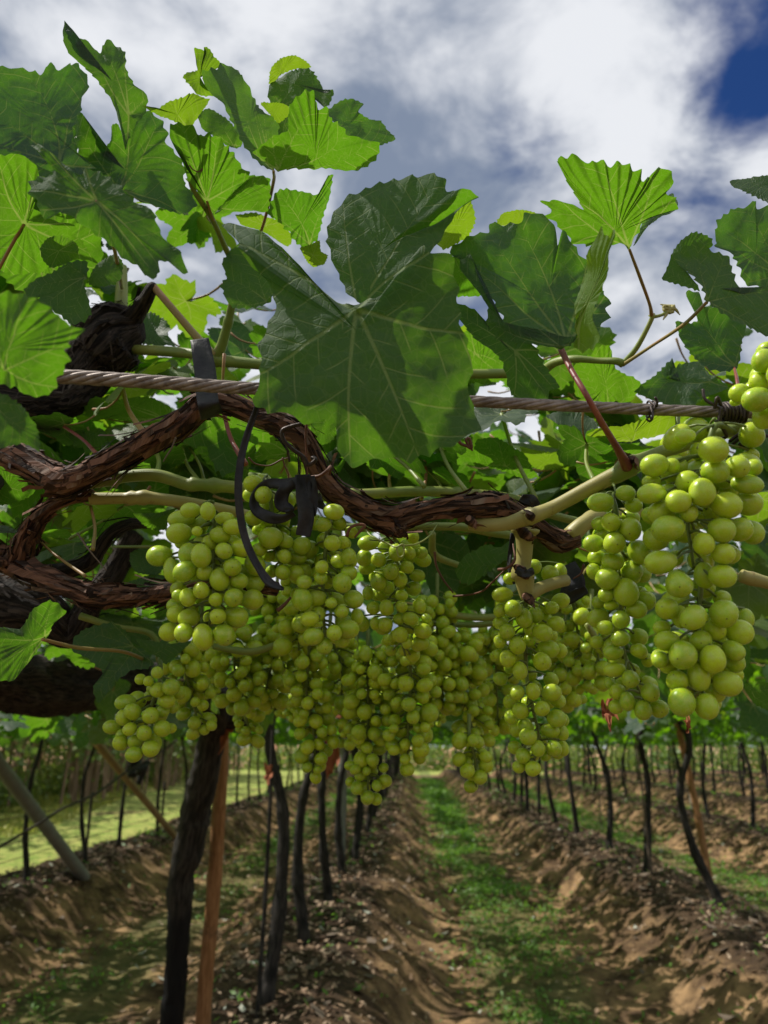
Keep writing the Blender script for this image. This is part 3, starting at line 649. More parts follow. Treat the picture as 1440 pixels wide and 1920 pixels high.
def px_ground(pxx, pyy):               # where a pixel's ray meets the ground
    o = CL; d = P(pxx, pyy, 1.0) - CL
    for t in np.arange(1.2, 60, .01):
        q = o + d * t
        if q[2] < gz1(q[0], q[1]) : return q
    return q
q = px_ground(1345, 1660); stake(q[0], q[1] + .15, .032, 1.85, 'stake', 'orange brown stake beside the bent trunk right of the alley', (-.16, 0))
q = P(524, 1890, 4.2); stake(q[0], 4.1, .010, 1.8, 'trunk', 'thin grey rod beside the second trunk left of the alley', (.02, 0))
q = P(647, 1400, 9.5); stake(q[0], 9.5, .05, 1.8, 'concrete', 'pale grey post among the trunks left of the alley')
for k, (pxx, pyy) in enumerate([(1216, 1640), (1125, 1560)]): 
    q = px_ground(pxx + 4, pyy); stake(q[0], q[1], .010, 1.8, 'twig', ['thin brown rod behind the bent trunk right of the alley', 'thin brown rod among the farther trunks right of the alley'][k], (-.03, 0))
for k, (pxx, dd) in enumerate([(985, 15), (1290, 20), (1105, 26)]):
    q = P(pxx, 1440, dd); stake(q[0], q[1], .04, 1.8, 'concrete' if k == 1 else 'trunk', ['dark post among the trunks under the middle clusters', 'pale distant post right of the alley', 'dark distant post beside the bright strip'][k])
# leaning braces at the field edge
def strut(p1, p2, r, m, label, cat='brace'):
    gg = Geo(); tube(gg, [p1, (np.asarray(p1) + p2) / 2, p2], [r * 1.04, r, r * .96], 14, .06, .06, 3); return tag(gg.build('leaning_post', M[m]), label, cat)
a = px_ground(165, 1632); bq = P(-20, 1410, 5.6); strut(a - [0, 0, .1], bq, .055, 'concrete', 'thick pale grey post leaning to the left at the field edge')
a = px_ground(345, 1572); bq = P(180, 1392, 8.3); strut(a - [0, 0, .1], bq, .042, 'polewood', 'thin yellowish pole leaning to the left behind the kinked trunk')
# wires of the pergola
def wire(name, pts, r, m, label, group=None, sides=6, step=.2):
    gg = Geo(); tube(gg, pts, r, sides, step); return tag(gg.build(name, M[m]), label, 'wire', group)
for i, X in enumerate([-3.62, -2.1, -.68, .4, 2.36, 3.8, 5.3, 8.25, 11.2]):
    wire('trellis_wire', [(X, 1.6 if X < 2 else 2.2, 1.86), (X, 20, 1.83), (X, YEND, 1.86)], .003, 'thinwire', 'long thin wire running with the rows under the leaf roof', 'wires of the pergola')
for i, y in enumerate([6, 10.5, 15, 21, 28, 36, 45]):
    wire('cross_wire', [(-4, y, 1.84), (8, y, 1.81), (22, y, 1.84)], .006, 'thinwire', 'thin grey wire crossing the rows under the leaf roof', 'cross wires of the pergola')
a = [P(-30, 1605, 4.2), P(60, 1552, 4.5), P(120, 1515, 4.8), P(180, 1488, 5.2), P(230, 1452, 5.6), P(300, 1410, 6.0), P(370, 1360, 6.3)]
wire('brace_cable', a, .008, 'wire', 'dark sagging cable crossing in front of the pale leaning post', step=.05)
# the low fence along the field
fe = empty('wire_fence', (-4.4, 7, gz1(-4.4, 7)), 'low wire fence between the sunlit field and the left vine row', 'fence')
for h in (.28, .45, .72):
    gg = Geo(); tube(gg, [(-4.45, 3.5, h + .1), (-4.4, 8, h + .08), (-4.45, 14, h + .1), (-4.4, 30, h + .1)], .005, 5, .4); gg.build('fence_wire', M['wire'], fe)
for y in (5.1, 8.1, 11.2, 14.5, 18):
    gg = Geo(); tube(gg, [(-4.42, y, -.1), (-4.42, y, .95)], .02, 7, .1, .2, int(y)); gg.build('post', M['trunk'], fe)
# torn dark rag on the thin leaning pole, dried orange leaf on the stake
gg = Geo(); c = P(250, 1452, 6.4)
for k in range(7):
    g = np.random.default_rng(k); p0 = c + g.normal(0, .03, 3); p1 = p0 + [g.uniform(.03, .12), 0, g.uniform(.05, .18)]
    tube(gg, [p0, (p0 + p1) / 2 + g.normal(0, .02, 3), p1], [.02, .03, .008], 6, .02, .5, k)
tag(gg.build('plastic_rag', M['plastic']), 'dark torn plastic rag caught on the thin leaning pole', 'rag')
# ------------------------------------------------------------------ the wood beyond the field, and bushes at the far end
def crown_mesh(seed, n=900, rx=1.6, rz=1.8):
    g = np.random.default_rng(seed); cl = g.normal(0, 1, (14, 3)); cl /= np.linalg.norm(cl, axis=1, keepdims=True); cl *= np.array([rx, rx, rz]) * g.uniform(.3, .85, (14, 1))
    c = cl[g.integers(14, size=n)] + g.normal(0, .38, (n, 3)); s = g.uniform(.05, .13, n)[:, None]; u = g.normal(0, 1, (n, 3)); u /= np.linalg.norm(u, axis=1, keepdims=True); v = np.cross(u, g.normal(0, 1, (n, 3))); v /= np.linalg.norm(v, axis=1, keepdims=True)
    V = np.stack([c - u * s, c - v * s * .6, c + u * s, c + v * s * .6], 1).reshape(-1, 3); i = np.arange(n)[:, None] * 4; F = np.concatenate([i + [0, 1, 3], i + [1, 2, 3]])
    o = mobj('crown', V, F, M['tree'], None, smooth=False, center=(0, 0, 0)); me = o.data; del WL[o.name]; bpy.data.objects.remove(o); return me
CR = [crown_mesh(k + 60) for k in range(4)]
BU = [crown_mesh(k + 80, 500, .8, .7) for k in range(3)]
def trunk_mesh(seed):
    g = np.random.default_rng(seed); gg = Geo()
    for k in range(6):
        dx, dy = g.normal(0, .25, 2); b0 = g.normal(0, .45, 2); tube(gg, [(b0[0], b0[1], -.2), (b0[0] + dx * .3, b0[1] + dy * .3, 1.4), (b0[0] + dx, b0[1] + dy, 3.4)], [.035, .028, .018], 6, .3, .2, seed + k)
    o = gg.build('trunk', M['treetrunk']); o_loc = WL[o.name]; me = o.data; me.transform(Matrix.Translation(Vector(o_loc))); del WL[o.name]; bpy.data.objects.remove(o); return me
TR = [trunk_mesh(k + 5) for k in range(4)]
gr_ = np.random.default_rng(90)
spots = []
for k in range(64):
    y = 12 + 33 * (k / 64) ** 1.15 + gr_.uniform(-.5, .5); x = -8.6 - gr_.uniform(0, 1.6) + (k % 4) * -.9
    spots.append((x, y))
for k, (x, y) in enumerate(spots):
    t = empty('tree', (x, y, gz1(x, y)), 'slender bushy tree with several pale stems in the wood beyond the sunlit field', 'tree', 'trees of the wood beyond the field'); s = gr_.uniform(.8, 1.2)
    inst('trunk', TR[k % 4], t, Matrix.Translation((x, y, gz1(x, y))) @ Matrix.Rotation(gr_.uniform(0, 6.28), 4, 'Z') @ Matrix.Scale(s, 4))
    inst('crown', CR[k % 4], t, Matrix.Translation((x, y, gr_.uniform(2.0, 3.2) * s)) @ Matrix.Rotation(gr_.uniform(0, 6.28), 4, 'Z') @ Matrix.Scale(s, 4))
for k in range(40):
    y = 12 + 30 * (k / 40) + gr_.uniform(-1, 1); x = -9.6 - gr_.uniform(0, 3); o = inst('bush', BU[k % 3], None, Matrix.Translation((x, y, .5)) @ Matrix.Scale(gr_.uniform(.5, .9), 4))
    tag(o, 'low yellowish green bush at the foot of the wood beyond the field', 'bush', 'bushes at the edge of the wood')
for k in range(44):
    x = -16 + k * 1.05 + gr_.uniform(-.3, .3); y = YEND + gr_.uniform(7, 12); o = inst('bush', BU[k % 3], None, Matrix.Translation((x, y, .75)) @ Matrix.Scale(gr_.uniform(1.2, 2.0), 4))
    tag(o, 'bright green bush behind the far end of the vine rows', 'bush', 'bushes behind the far end of the vineyard')
# bare reddish earth bank behind the wood
m, b = mat('red earth'); gp = b.n('ShaderNodeNewGeometry').outputs['Position']; bs = b.n('ShaderNodeBsdfPrincipled', {'Base Color': b.mix(b.ramp(b.noise(gp, .8, 5, .6), .35, .65), (.42, .20, .11), (.55, .36, .22)), 'Roughness': .95}); finish(b, bs.outputs[0])
def bank(x0, y0, x1, y1, h, wd):
    n = 90; t = np.linspace(0, 1, n); V = []; 
    for k, (o_, hh) in enumerate([(-wd, -.3), (-wd * .6, .35 * h), (-wd * .2, .9 * h), (wd * .3, h), (wd, -.3)]):
        nx, ny = -(y1 - y0), x1 - x0; L = math.hypot(nx, ny); q = np.c_[x0 + (x1 - x0) * t - nx / L * o_, y0 + (y1 - y0) * t - ny / L * o_, np.full(n, hh)]
        q[:, 2] += (.25 * h * fbm(q + k, .45, 3, 3)) * (hh > 0); V.append(q)
    V = np.concatenate(V); F = np.array([[k * n + i, k * n + i + 1, (k + 1) * n + i + 1, (k + 1) * n + i] for k in range(4) for i in range(n - 1)])
    o = mobj('earth_bank', V, F, m); o['kind'] = 'structure'
bank(-14, 8, -14, 62, 1.7, 2.0); bank(-30, YEND + 20, 60, YEND + 20, 1.7, 3.0)
# ------------------------------------------------------------------ the foreground grapevine
V1 = empty('grapevine', (-.85, .75, gz1(-.85, .75)), 'foreground vine with shaggy reddish brown cordons and big leaves against the sky', 'grapevine')
def part(name, l, m, sides=14, step=.004, bark=0.0, seed=0, fl=0, knots=(), parent=V1, sm=True, fll=(.014, .055), grn=0.0):
    gg = Geo(); p, r = px(l); fr = tube(gg, p, r, sides, step, bark, seed, knots=knots)
    if fl: flakes(gg, fr, fl, fll[0], fll[1], seed)
    return gg.build(name, M[m], parent)
# trunk outside the picture
gg = Geo(); hd = P(-60, 860, .62); tube(gg, [(-.85, .75, gz1(-.85, .75) - .1), (-.82, .74, .9), (-.70, .72, 1.4), tuple(hd)], [.06, .045, .04, .03], 16, .015, .35, 3); gg.build('trunk', M['trunk'], V1)
part('cordon', [(-90, 850, .60, 23.2), (0, 848, .60, 20.9), (60, 872, .59, 23.2), (112, 900, .58, 25.6), (150, 895, .575, 21.7), (205, 868, .57, 20.9), (290, 822, .565, 20.2), (345, 790, .56, 20.9), (385, 758, .555, 20.9), (430, 757, .55, 19.4), (480, 778, .55, 18.5), (530, 795, .545, 19.4), (572, 830, .54, 18.5), (600, 885, .54, 17.8), (630, 925, .54, 18.5), (680, 955, .54, 19.4), (730, 972, .54, 23.2), (775, 965, .54, 20.9), (820, 955, .54, 18.5), (880, 951, .545, 18.5), (930, 948, .55, 17.8), (975, 968, .56, 15.5), (1010, 992, .57, 15.5), (1050, 1015, .575, 17.0), (1085, 1008, .575, 15.5)], 'bark', 46, .0022, .34, 1, 330, [(.10, .25, .02), (.37, .22, .015), (.68, .2, .012), (.86, .18, .01), (.97, .2, .012)])
part('spur', [(725, 975, .54, 22), (745, 992, .535, 17), (752, 1004, .532, 9)], 'bark', 18, .002, .5, 9, 14)
part('spur', [(925, 950, .55, 16), (925, 930, .548, 13), (926, 922, .548, 8)], 'darkbark', 14, .002, .6, 10, 10)
part('spur', [(110, 905, .58, 30), (125, 918, .58, 16)], 'bark', 18, .003, .5, 12, 20)
# the thick shaggy head above the cable
part('cordon', [(262, 610, .80, 26), (225, 622, .80, 52), (200, 645, .80, 58), (170, 672, .80, 52), (135, 715, .79, 48), (95, 745, .77, 42), (40, 752, .75, 34), (-40, 740, .73, 36)], 'darkbark', 48, .003, .38, 4, 360, fll=(.01, .035))
part('spur', [(225, 625, .80, 24), (248, 595, .79, 16), (268, 570, .78, 13), (284, 540, .77, 11), (288, 532, .77, 6)], 'darkbark', 14, .003, .35, 6, 8)
part('cordon', [(90, 745, .77, 34), (60, 772, .76, 22), (100, 790, .76, 14), (118, 800, .76, 8)], 'darkbark', 18, .003, .45, 7, 40)
part('cordon', [(-40, 1042, .66, 27.5), (20, 1050, .64, 21.4), (40, 1040, .63, 19.1), (52, 1005, .62, 15.3), (75, 968, .61, 12.2), (105, 945, .60, 10.7), (140, 932, .60, 10.7), (172, 925, .60, 13.0)], 'bark', 30, .0025, .34, 14, 90)
part('cordon', [(20, 1052, .64, 22.9), (60, 1075, .63, 18.4), (110, 1095, .62, 16.0), (155, 1110, .62, 16.8), (175, 1118, .62, 19.1), (215, 1118, .62, 15.3), (290, 1115, .62, 13.8), (330, 1108, .62, 14.5), (380, 1095, .63, 13.0), (450, 1090, .645, 13.0), (520, 1105, .66, 12.2)], 'bark', 34, .0025, .34, 15, 200, [(.4, .25, .02), (.7, .2, .015)])
part('cordon', [(60, 1080, .70, 17.0), (130, 1068, .70, 14.4), (170, 1052, .70, 14.4), (192, 1020, .70, 11.9), (215, 995, .70, 11.0), (250, 982, .71, 10.2), (275, 985, .72, 6.8)], 'darkbark', 16, .003, .25, 16, 10)
part('cordon', [(-60, 1130, .95, 56.0), (20, 1135, .95, 52.8), (80, 1150, .95, 38.4), (130, 1190, .96, 24.0), (170, 1130, .96, 22.4), (210, 1080, .97, 20.8), (250, 1000, .98, 19.2)], 'darkbark', 26, .005, .5, 17, 120, fll=(.015, .05))
# green canes
part('cane', [(120, 922, .60, 8), (165, 907, .595, 11), (205, 900, .59, 12), (212, 897, .59, 15), (220, 895, .59, 12), (290, 891, .59, 12), (350, 908, .59, 12), (362, 908, .59, 15), (375, 909, .59, 12), (440, 914, .60, 12), (520, 932, .61, 11), (600, 930, .62, 11), (690, 926, .64, 10), (785, 921, .65, 10), (870, 925, .66, 10), (960, 935, .67, 9), (1010, 958, .68, 8), (1090, 980, .70, 8)], 'cane', 14, .003, 0, 1, knots=[(.1, .3, .006), (.27, .35, .007), (.52, .25, .006), (.72, .25, .006)])
part('cane', [(170, 935, .60, 12), (240, 934, .60, 11), (270, 933, .60, 15), (285, 934, .60, 12), (360, 944, .605, 11), (440, 960, .62, 10), (540, 985, .64, 9)], 'tancane', 14, .003, 0, 2, knots=[(.2, .3, .01)])
part('cane', [(240, 655, .80, 9), (300, 658, .78, 10), (365, 664, .76, 10), (400, 674, .755, 16), (412, 676, .755, 12), (485, 683, .75, 10), (600, 692, .75, 10), (760, 698, .76, 9), (880, 701, .77, 9), (960, 700, .77, 9), (1010, 698, .76, 9), (1040, 680, .74, 8), (1075, 673, .72, 7), (1120, 676, .71, 6), (1155, 677, .70, 7), (1168, 682, .70, 8)], 'cane', 14, .003, 0, 3, knots=[(.2, .2, .008)])
part('cane', [(880, 982, .545, 12), (905, 984, .545, 13), (950, 982, .54, 13), (990, 969, .535, 16), (1002, 966, .53, 15), (1040, 950, .53, 13), (1100, 918, .525, 14), (1150, 892, .52, 15), (1165, 884, .518, 13)], 'tancane', 16, .0025, 0, 4, knots=[(.38, .25, .01)])
part('cane', [(1135, 900, .5215, 14), (1160, 888, .519, 17), (1182, 872, .515, 22), (1200, 866, .515, 16), (1270, 838, .51, 13), (1340, 815, .505, 13), (1395, 798, .50, 14), (1480, 770, .50, 13)], 'cane', 16, .0025, 0, 4)
for k, (x, y, d, r) in enumerate([(995, 968, .526, 9), (983, 1000, .553, 20), (978, 1072, .553, 19), (990, 1122, .555, 13), (880, 975, .54, 18), (1186, 862, .505, 7)]): part('bud_scar', [(x - 4, y + 4, d, r * .8), (x, y, d, r), (x + 4, y - 5, d, r * .8)], 'bark', 14, .0015, .5, 60 + k, 6, fll=(.004, .008))
part('cane', [(985, 992, .56, 22), (984, 1010, .56, 17), (983, 1040, .56, 15), (978, 1070, .56, 17), (983, 1082, .56, 19), (985, 1100, .56, 16), (990, 1122, .56, 13)], 'tancane', 16, .002, .06, 5, knots=[(.03, .3, .05), (.62, .25, .05)], )
part('cane', [(990, 1115, .56, 14), (1015, 1102, .565, 12), (1045, 1092, .57, 11), (1062, 1088, .575, 11)], 'tancane', 14, .003, .05, 6)
part('cane', [(1070, 1005, .575, 17), (1095, 982, .575, 15), (1125, 968, .58, 13), (1160, 965, .59, 12), (1200, 960, .60, 10)], 'tancane', 14, .003, .08, 7, knots=[(.3, .3, .04)])
part('cane', [(600, 985, .60, 8), (690, 990, .60, 8), (760, 988, .60, 8), (860, 988, .60, 8), (930, 1000, .61, 8), (985, 1006, .62, 8)], 'cane', 12, .004, 0, 8)
part('cane', [(400, 672, .755, 11), (415, 650, .75, 10), (430, 595, .74, 8), (440, 545, .73, 7), (449, 512, .72, 9)], 'cane', 12, .003, 0, 9, knots=[(.45, .35, .02)])
part('cane', [(449, 512, .72, 6), (425, 470, .70, 5.5), (405, 425, .68, 5), (388, 393, .67, 6), (375, 375, .66, 5), (358, 345, .65, 4.5), (352, 290, .64, 4), (349, 240, .63, 3.5)], 'cane', 10, .003, 0, 10)
part('cane', [(286, 535, .77, 7), (320, 575, .76, 7), (365, 628, .755, 8), (400, 668, .75, 10)], 'petiole', 10, .004, 0, 11)
part('cane', [(230, 500, .82, 8), (228, 540, .81, 11), (227, 580, .80, 12), (228, 610, .80, 12)], 'cane', 10, .004, 0, 12)
part('cane', [(1168, 682, .70, 5.5), (1195, 650, .69, 5), (1222, 598, .68, 4.5), (1222, 590, .68, 6.5)], 'cane', 10, .003, 0, 13)
part('cane', [(1222, 594, .68, 4), (1238, 592, .68, 3), (1250, 585, .68, 3.5)], 'cane', 8, .003, 0, 14)
gg = Geo()
for k in range(9):
    g = np.random.default_rng(k + 3); c = P(1250 + g.uniform(-8, 16), 582 + g.uniform(-12, 6), .68); tube(gg, [P(1248, 585, .68), c, c + g.normal(0, .003, 3)], [.0012, .0016, .0004], 5, .001, .3, k)
gg.build('dried_tip', M['tancane'], V1)
part('cane', [(1390, 1080, .62, 13), (1420, 1088, .62, 12), (1500, 1108, .62, 12)], 'tancane', 12, .004, .04, 15, knots=[(.2, .3, .06)])
part('cane', [(0, 358, .7, 9), (20, 362, .7, 7), (50, 355, .7, 7), (90, 357, .71, 6)], 'darkbark', 10, .003, .2, 16)
# lower canes behind the clusters
g = np.random.default_rng(12)
for k, l in enumerate([[(820, 1150, .85, 7), (900, 1158, .86, 7), (1000, 1150, .86, 6), (1080, 1135, .86, 6)], [(800, 1165, .9, 6), (880, 1172, .9, 6), (960, 1165, .9, 6)], [(810, 1000, .7, 7), (815, 1040, .72, 7), (860, 1060, .74, 6), (900, 1075, .75, 5)], [(400, 1212, .8, 6), (470, 1222, .8, 7), (530, 1205, .8, 6)], [(150, 1155, .7, 7), (215, 1175, .7, 6), (285, 1190, .7, 6), (300, 1240, .7, 7)], [(1100, 1170, .7, 6), (1130, 1215, .7, 6), (1150, 1240, .7, 5)]]):
    part('cane', l, 'cane', 9, .006, 0, 20 + k)

# ------------------------------------------------------------------ thin stalks rising to the leaf roof
stalks = [((940, 775), (1005, 935), .66, 6, 'cane'), ((720, 840), (795, 912), .62, 6, 'cane'), ((738, 860), (735, 930), .66, 5, 'petiole'), ((795, 850), (790, 935), .66, 5, 'petiole'), ((822, 830), (875, 922), .62, 6, 'cane'), ((800, 880), (830, 925), .66, 4, 'cane'), ((540, 850), (548, 905), .7, 5, 'petiole'), ((560, 860), (552, 905), .72, 5, 'petiole'), ((230, 730), (268, 810), .66, 7, 'petiole'), ((290, 840), (294, 890), .63, 7, 'cane'), ((340, 835), (375, 905), .68, 5, 'cane'), ((350, 830), (385, 910), .7, 4, 'cane'), ((420, 775), (460, 870), .60, 7, 'redpetiole'), ((120, 800), (180, 850), .7, 5, 'redpetiole'), ((1100, 835), (1113, 900), .6, 6, 'cane'), ((1160, 858), (1125, 905), .6, 5, 'petiole'), ((1128, 1040), (1080, 1100), .7, 4, 'petiole'), ((170, 950), (174, 1030), .62, 5, 'petiole'), ((60, 1000), (160, 1080), .6, 4, 'petiole'), ((230, 950), (130, 1010), .7, 4, 'cane'), ((140, 1025), (290, 1025), .72, 4, 'cane')]
for k, (a, c, d, r, m) in enumerate(stalks):
    mx = ((a[0] + c[0]) / 2 + (6 if k % 2 else -7), (a[1] + c[1]) / 2)
    part('stalk', [(a[0], a[1], d + .05, r * .6), (mx[0], mx[1], d + .03, r * .62), (c[0], c[1], d, r * .85)], m, 8, .004, 0, 40 + k)

# ------------------------------------------------------------------ foreground leaves, one by one
def TL(*a, **k): return traced_leaf(V1, *a, **k)
BL = TL('W', (668, 578), .46, [(640, 560), (700, 556), (738, 530), (762, 492), (786, 452, -1), (800, 462, -1), (845, 480, -.6), (858, 540), (864, 605), (884, 660), (880, 725), (900, 792), (850, 820), (805, 833), (760, 847), (712, 840), (655, 866), (628, 835), (624, 785), (572, 792), (530, 778), (479, 768), (494, 700), (484, 650), (502, 600), (513, 562), (492, 512), (462, 488), (436, 440), (408, 410, 3), (450, 410, 3), (498, 432, 2), (542, 470, 1), (590, 522)], ctr=(668, 620), veins=[(868, 640), (790, 840), (640, 850), (430, 425), (495, 720), (788, 460)], cup=.05, wav=.09, crease=.06, label='largest leaf in front, dark green with pale veins, hanging over the cable', teeth=.06, dark=1.1)
lob = traced_leaf(None, 'W', (670, 580), .475, [(655, 556), (628, 500), (613, 450), (622, 408), (650, 365), (700, 333), (745, 323), (800, 317), (833, 330), (838, 354), (868, 350), (899, 368, 1.5), (866, 384), (838, 415), (812, 460), (780, 520), (745, 556), (700, 580)], ctr=(715, 470), veins=[(830, 335), (640, 400), (880, 370)], dark=1.6, cup=.03, wav=.06, teeth=.055, crease=.06)
lob.name = 'leaf_lobe'; WL['leaf_lobe'] = WL['leaf'] if False else None; lw = np.array(lob.location); lob.parent = BL; lob.location = Vector(lw - WL[BL.name]); WL['leaf_lobe'] = lw
TL('A', (215, 590), .62, [(-70, 265), (0, 248), (90, 250), (150, 262), (185, 225), (205, 250), (270, 221), (325, 305), (285, 342), (292, 400), (265, 470), (262, 520), (300, 570), (335, 592), (280, 620), (170, 610), (60, 545), (-70, 520)], ctr=(140, 430), veins=[(185, 225), (270, 225), (0, 380), (320, 590), (-60, 500)], label='dark leaf at the top left corner seen from below', dark=.8, under=True)
TL('A', (455, 400), .60, [(226, 62), (232, 110), (255, 165), (275, 190), (265, 145), (300, 135), (350, 180), (377, 128), (440, 170), (450, 250), (480, 300), (521, 325), (515, 380), (500, 410), (470, 440), (440, 512), (425, 450), (400, 360), (350, 290), (300, 235), (240, 185), (222, 125)], ctr=(400, 290), veins=[(377, 128), (440, 170), (250, 150), (520, 330), (445, 500)], cup=.12, label='dark curling leaf with a long pointed tip, highest at the left', dark=.7, tx=.1)
TL('A', (430, 680), .64, [(500, 400), (560, 420), (600, 470), (600, 520), (640, 560), (660, 600), (650, 640), (685, 690), (700, 740), (640, 760), (570, 745), (510, 728), (450, 690), (380, 650), (320, 600), (290, 560), (262, 510), (262, 450), (290, 400), (330, 470), (355, 545), (400, 520), (440, 500), (460, 450)], ctr=(440, 600), veins=[(500, 400), (590, 440), (690, 735), (560, 745), (270, 480)], pet=[(200, 420, .66), (228, 510, .80)] if False else None, label='wide green leaf seen from below, left of the bright leaf', dark=.35, under=True)
TL('A', (385, 440), .66, [(395, 445), (420, 440), (440, 500), (430, 540), (400, 570), (355, 580), (365, 530), (390, 500)], ctr=(405, 520), ty=.2)
TL('A', (735, 715), .66, [(600, 465), (640, 440), (690, 450), (710, 480), (740, 470), (790, 500), (830, 540), (860, 590), (890, 632), (840, 670), (800, 722), (762, 752), (720, 768), (690, 722), (700, 680), (660, 650), (650, 590), (640, 540), (600, 510)], tx=.0, ty=.45, label='bright backlit leaf with long pale veins above the two thin stalks', pet=[(405, 425, .68), (449, 512, .72)])
TL('A', (745, 735), .67, [(830, 680), (890, 630), (945, 627), (962, 680), (950, 755), (890, 762), (850, 765), (760, 768)], ctr=(800, 735), ty=.5, tx=-.1)
TL('A', (660, 445), .62, [(505, 375), (560, 395), (600, 370), (640, 360), (690, 345), (745, 345), (720, 390), (690, 430), (655, 458), (600, 430), (540, 405)], ctr=(630, 405), ty=.6, m='young', label='small yellowish young leaf between the big ones', wav=.12)
TL('A', (770, 310), .62, [(690, 170), (730, 185), (722, 165), (745, 175), (785, 235), (720, 262), (715, 300), (760, 345), (700, 335), (645, 280), (660, 260), (705, 245), (690, 200)], ctr=(712, 275), ty=.35, tx=-.2, m='young')
TL('A', (972, 608), .60, [(715, 265), (770, 240), (795, 213), (840, 235), (862, 270), (900, 330), (930, 390), (990, 440), (986, 500), (975, 560), (970, 608), (915, 570), (860, 512), (820, 435), (790, 370), (740, 320)], ctr=(890, 430), veins=[(795, 215), (900, 330), (730, 270), (970, 600)], label='long folded leaf above the bowl shaped leaf', pet=[(512, 345, .64), (490, 432, .70), (455, 505, .72)], pm='petiole', dark=.4, tx=.1, under=True)
TL('A', (985, 608), .585, [(965, 500), (1020, 480), (1030, 400), (1060, 360), (1112, 338), (1130, 390), (1160, 388), (1180, 430), (1222, 470), (1240, 500), (1300, 515), (1352, 520), (1338, 590), (1270, 627), (1150, 612), (1060, 613), (980, 612), (900, 566), (940, 530)], ctr=(1120, 545), veins=[(1112, 338), (1345, 525), (1270, 625), (965, 510), (900, 568)], tx=.05, ty=.55, cup=.12, label='bright bowl shaped leaf lit from behind, high in the centre left')
TL('A', (990, 370), .64, [(957, 285), (1000, 262), (1050, 240), (1100, 240), (1135, 285), (1155, 330), (1188, 322), (1160, 388), (1130, 350), (1080, 352), (1030, 375), (955, 360)], ctr=(1060, 300), label='greyish leaf upper side behind the bowl shaped leaf', dark=1.5)
TL('A', (990, 280), .645, [(955, 300), (960, 250), (1000, 210), (1050, 199), (1107, 236), (1050, 248), (1000, 266), (970, 300)], ctr=(1010, 240), ty=.5, m='young')
TL('A', (1170, 500), .62, [(1150, 400), (1200, 365), (1245, 355), (1292, 375), (1275, 405), (1310, 420), (1352, 425), (1380, 460), (1407, 490), (1340, 517), (1290, 522), (1230, 500), (1190, 450)], ctr=(1240, 440), dark=.6, under=True)
TL('A', (830, 515), .65, [(700, 410), (740, 380), (800, 415), (850, 470), (858, 505), (830, 522), (770, 490), (715, 450)], ctr=(790, 460), dark=.5)
TL('A', (930, 400), .63, [(925, 370), (960, 360), (1020, 375), (1035, 400), (990, 440), (960, 410)], ctr=(970, 390), ty=.5, m='young')
TL('A', (1010, 440), .64, [(985, 410), (1035, 385), (1028, 470), (1000, 505), (980, 490)], ctr=(1005, 445), ty=-.1)
TL('A', (345, 715), .42, [(105, 508), (150, 520), (220, 575), (290, 632), (292, 595), (350, 600), (430, 660), (470, 712), (545, 750), (572, 832), (590, 850), (642, 892), (652, 968), (610, 930), (566, 920), (560, 988), (512, 975), (480, 930), (420, 900), (390, 862), (350, 830), (280, 790), (230, 770), (160, 790), (150, 740), (115, 700), (110, 640), (160, 610), (190, 602)], ctr=(330, 715), veins=[(120, 515), (640, 950), (560, 980), (150, 780), (110, 670), (300, 600)], crease=.05, label='dark grey green leaf in front at left with its lobes pointing down right', pet=[(215, 470, .55), (228, 540, .8)], dark=1.05, tx=.02)
TL('A', (85, 795), .60, [(-60, 560), (60, 555), (110, 600), (132, 640), (120, 740), (200, 780), (272, 790), (262, 830), (300, 850), (352, 920), (300, 915), (200, 960), (60, 985), (0, 960), (-60, 800)], ctr=(95, 795), ty=.45, tx=-.05, label='bright yellow green leaf under the top left leaves', pet=[(30, 445, .61), (0, 500, .62), (-20, 540, .63)])
TL('A', (210, 890), .58, [(140, 880), (170, 845), (215, 835), (265, 860), (278, 900), (240, 935), (180, 952), (150, 920)], ctr=(208, 892), ty=.2)
TL('A', (1100, 872), .68, [(955, 735), (985, 680), (1040, 674), (1130, 690), (1165, 625), (1183, 622), (1172, 700), (1152, 760), (1130, 850), (1100, 882), (1060, 870), (1000, 800), (950, 760)], ctr=(1075, 790), veins=[(1040, 675), (1165, 640), (960, 740), (1100, 880)], ty=.35, label='green leaf between the big front leaf and the bowl shaped leaf')
TL('A', (1110, 905), .66, [(1065, 880), (1110, 870), (1135, 855), (1140, 890), (1165, 910), (1150, 945), (1110, 950), (1080, 915)], ctr=(1112, 905), ty=.5, m='young')
TL('A', (940, 800), .74, [(835, 765), (900, 755), (960, 775), (1010, 790), (1040, 850), (1020, 880), (940, 830), (860, 800)], ctr=(940, 815), ty=.5, m='young')
TL('W', (500, 566), .69, [(414, 538), (424, 519), (417, 492), (432, 470), (455, 455), (494, 490), (519, 545), (500, 573), (437, 578)], ctr=(470, 535), dark=.6, under=True)
TL('W', (0, 700), .36, [(-40, 560), (24, 561), (52, 565), (80, 578), (117, 604), (126, 614), (154, 624), (133, 640), (120, 662), (112, 700), (94, 720), (94, 738), (70, 752), (38, 748), (20, 733), (-40, 722)], ctr=(10, 655), veins=[(150, 624), (90, 735), (-30, 650), (50, 566), (-20, 570)], ty=.25, tx=-.15, label='bright green leaf cut by the left edge, blurred and close')
TL('W', (-20, 750), .37, [(-30, 733), (20, 745), (52, 770), (68, 800), (73, 845), (40, 830), (-30, 838)], ctr=(15, 790), label='dark leaf corner below the bright leaf at the left edge', dark=1.1)
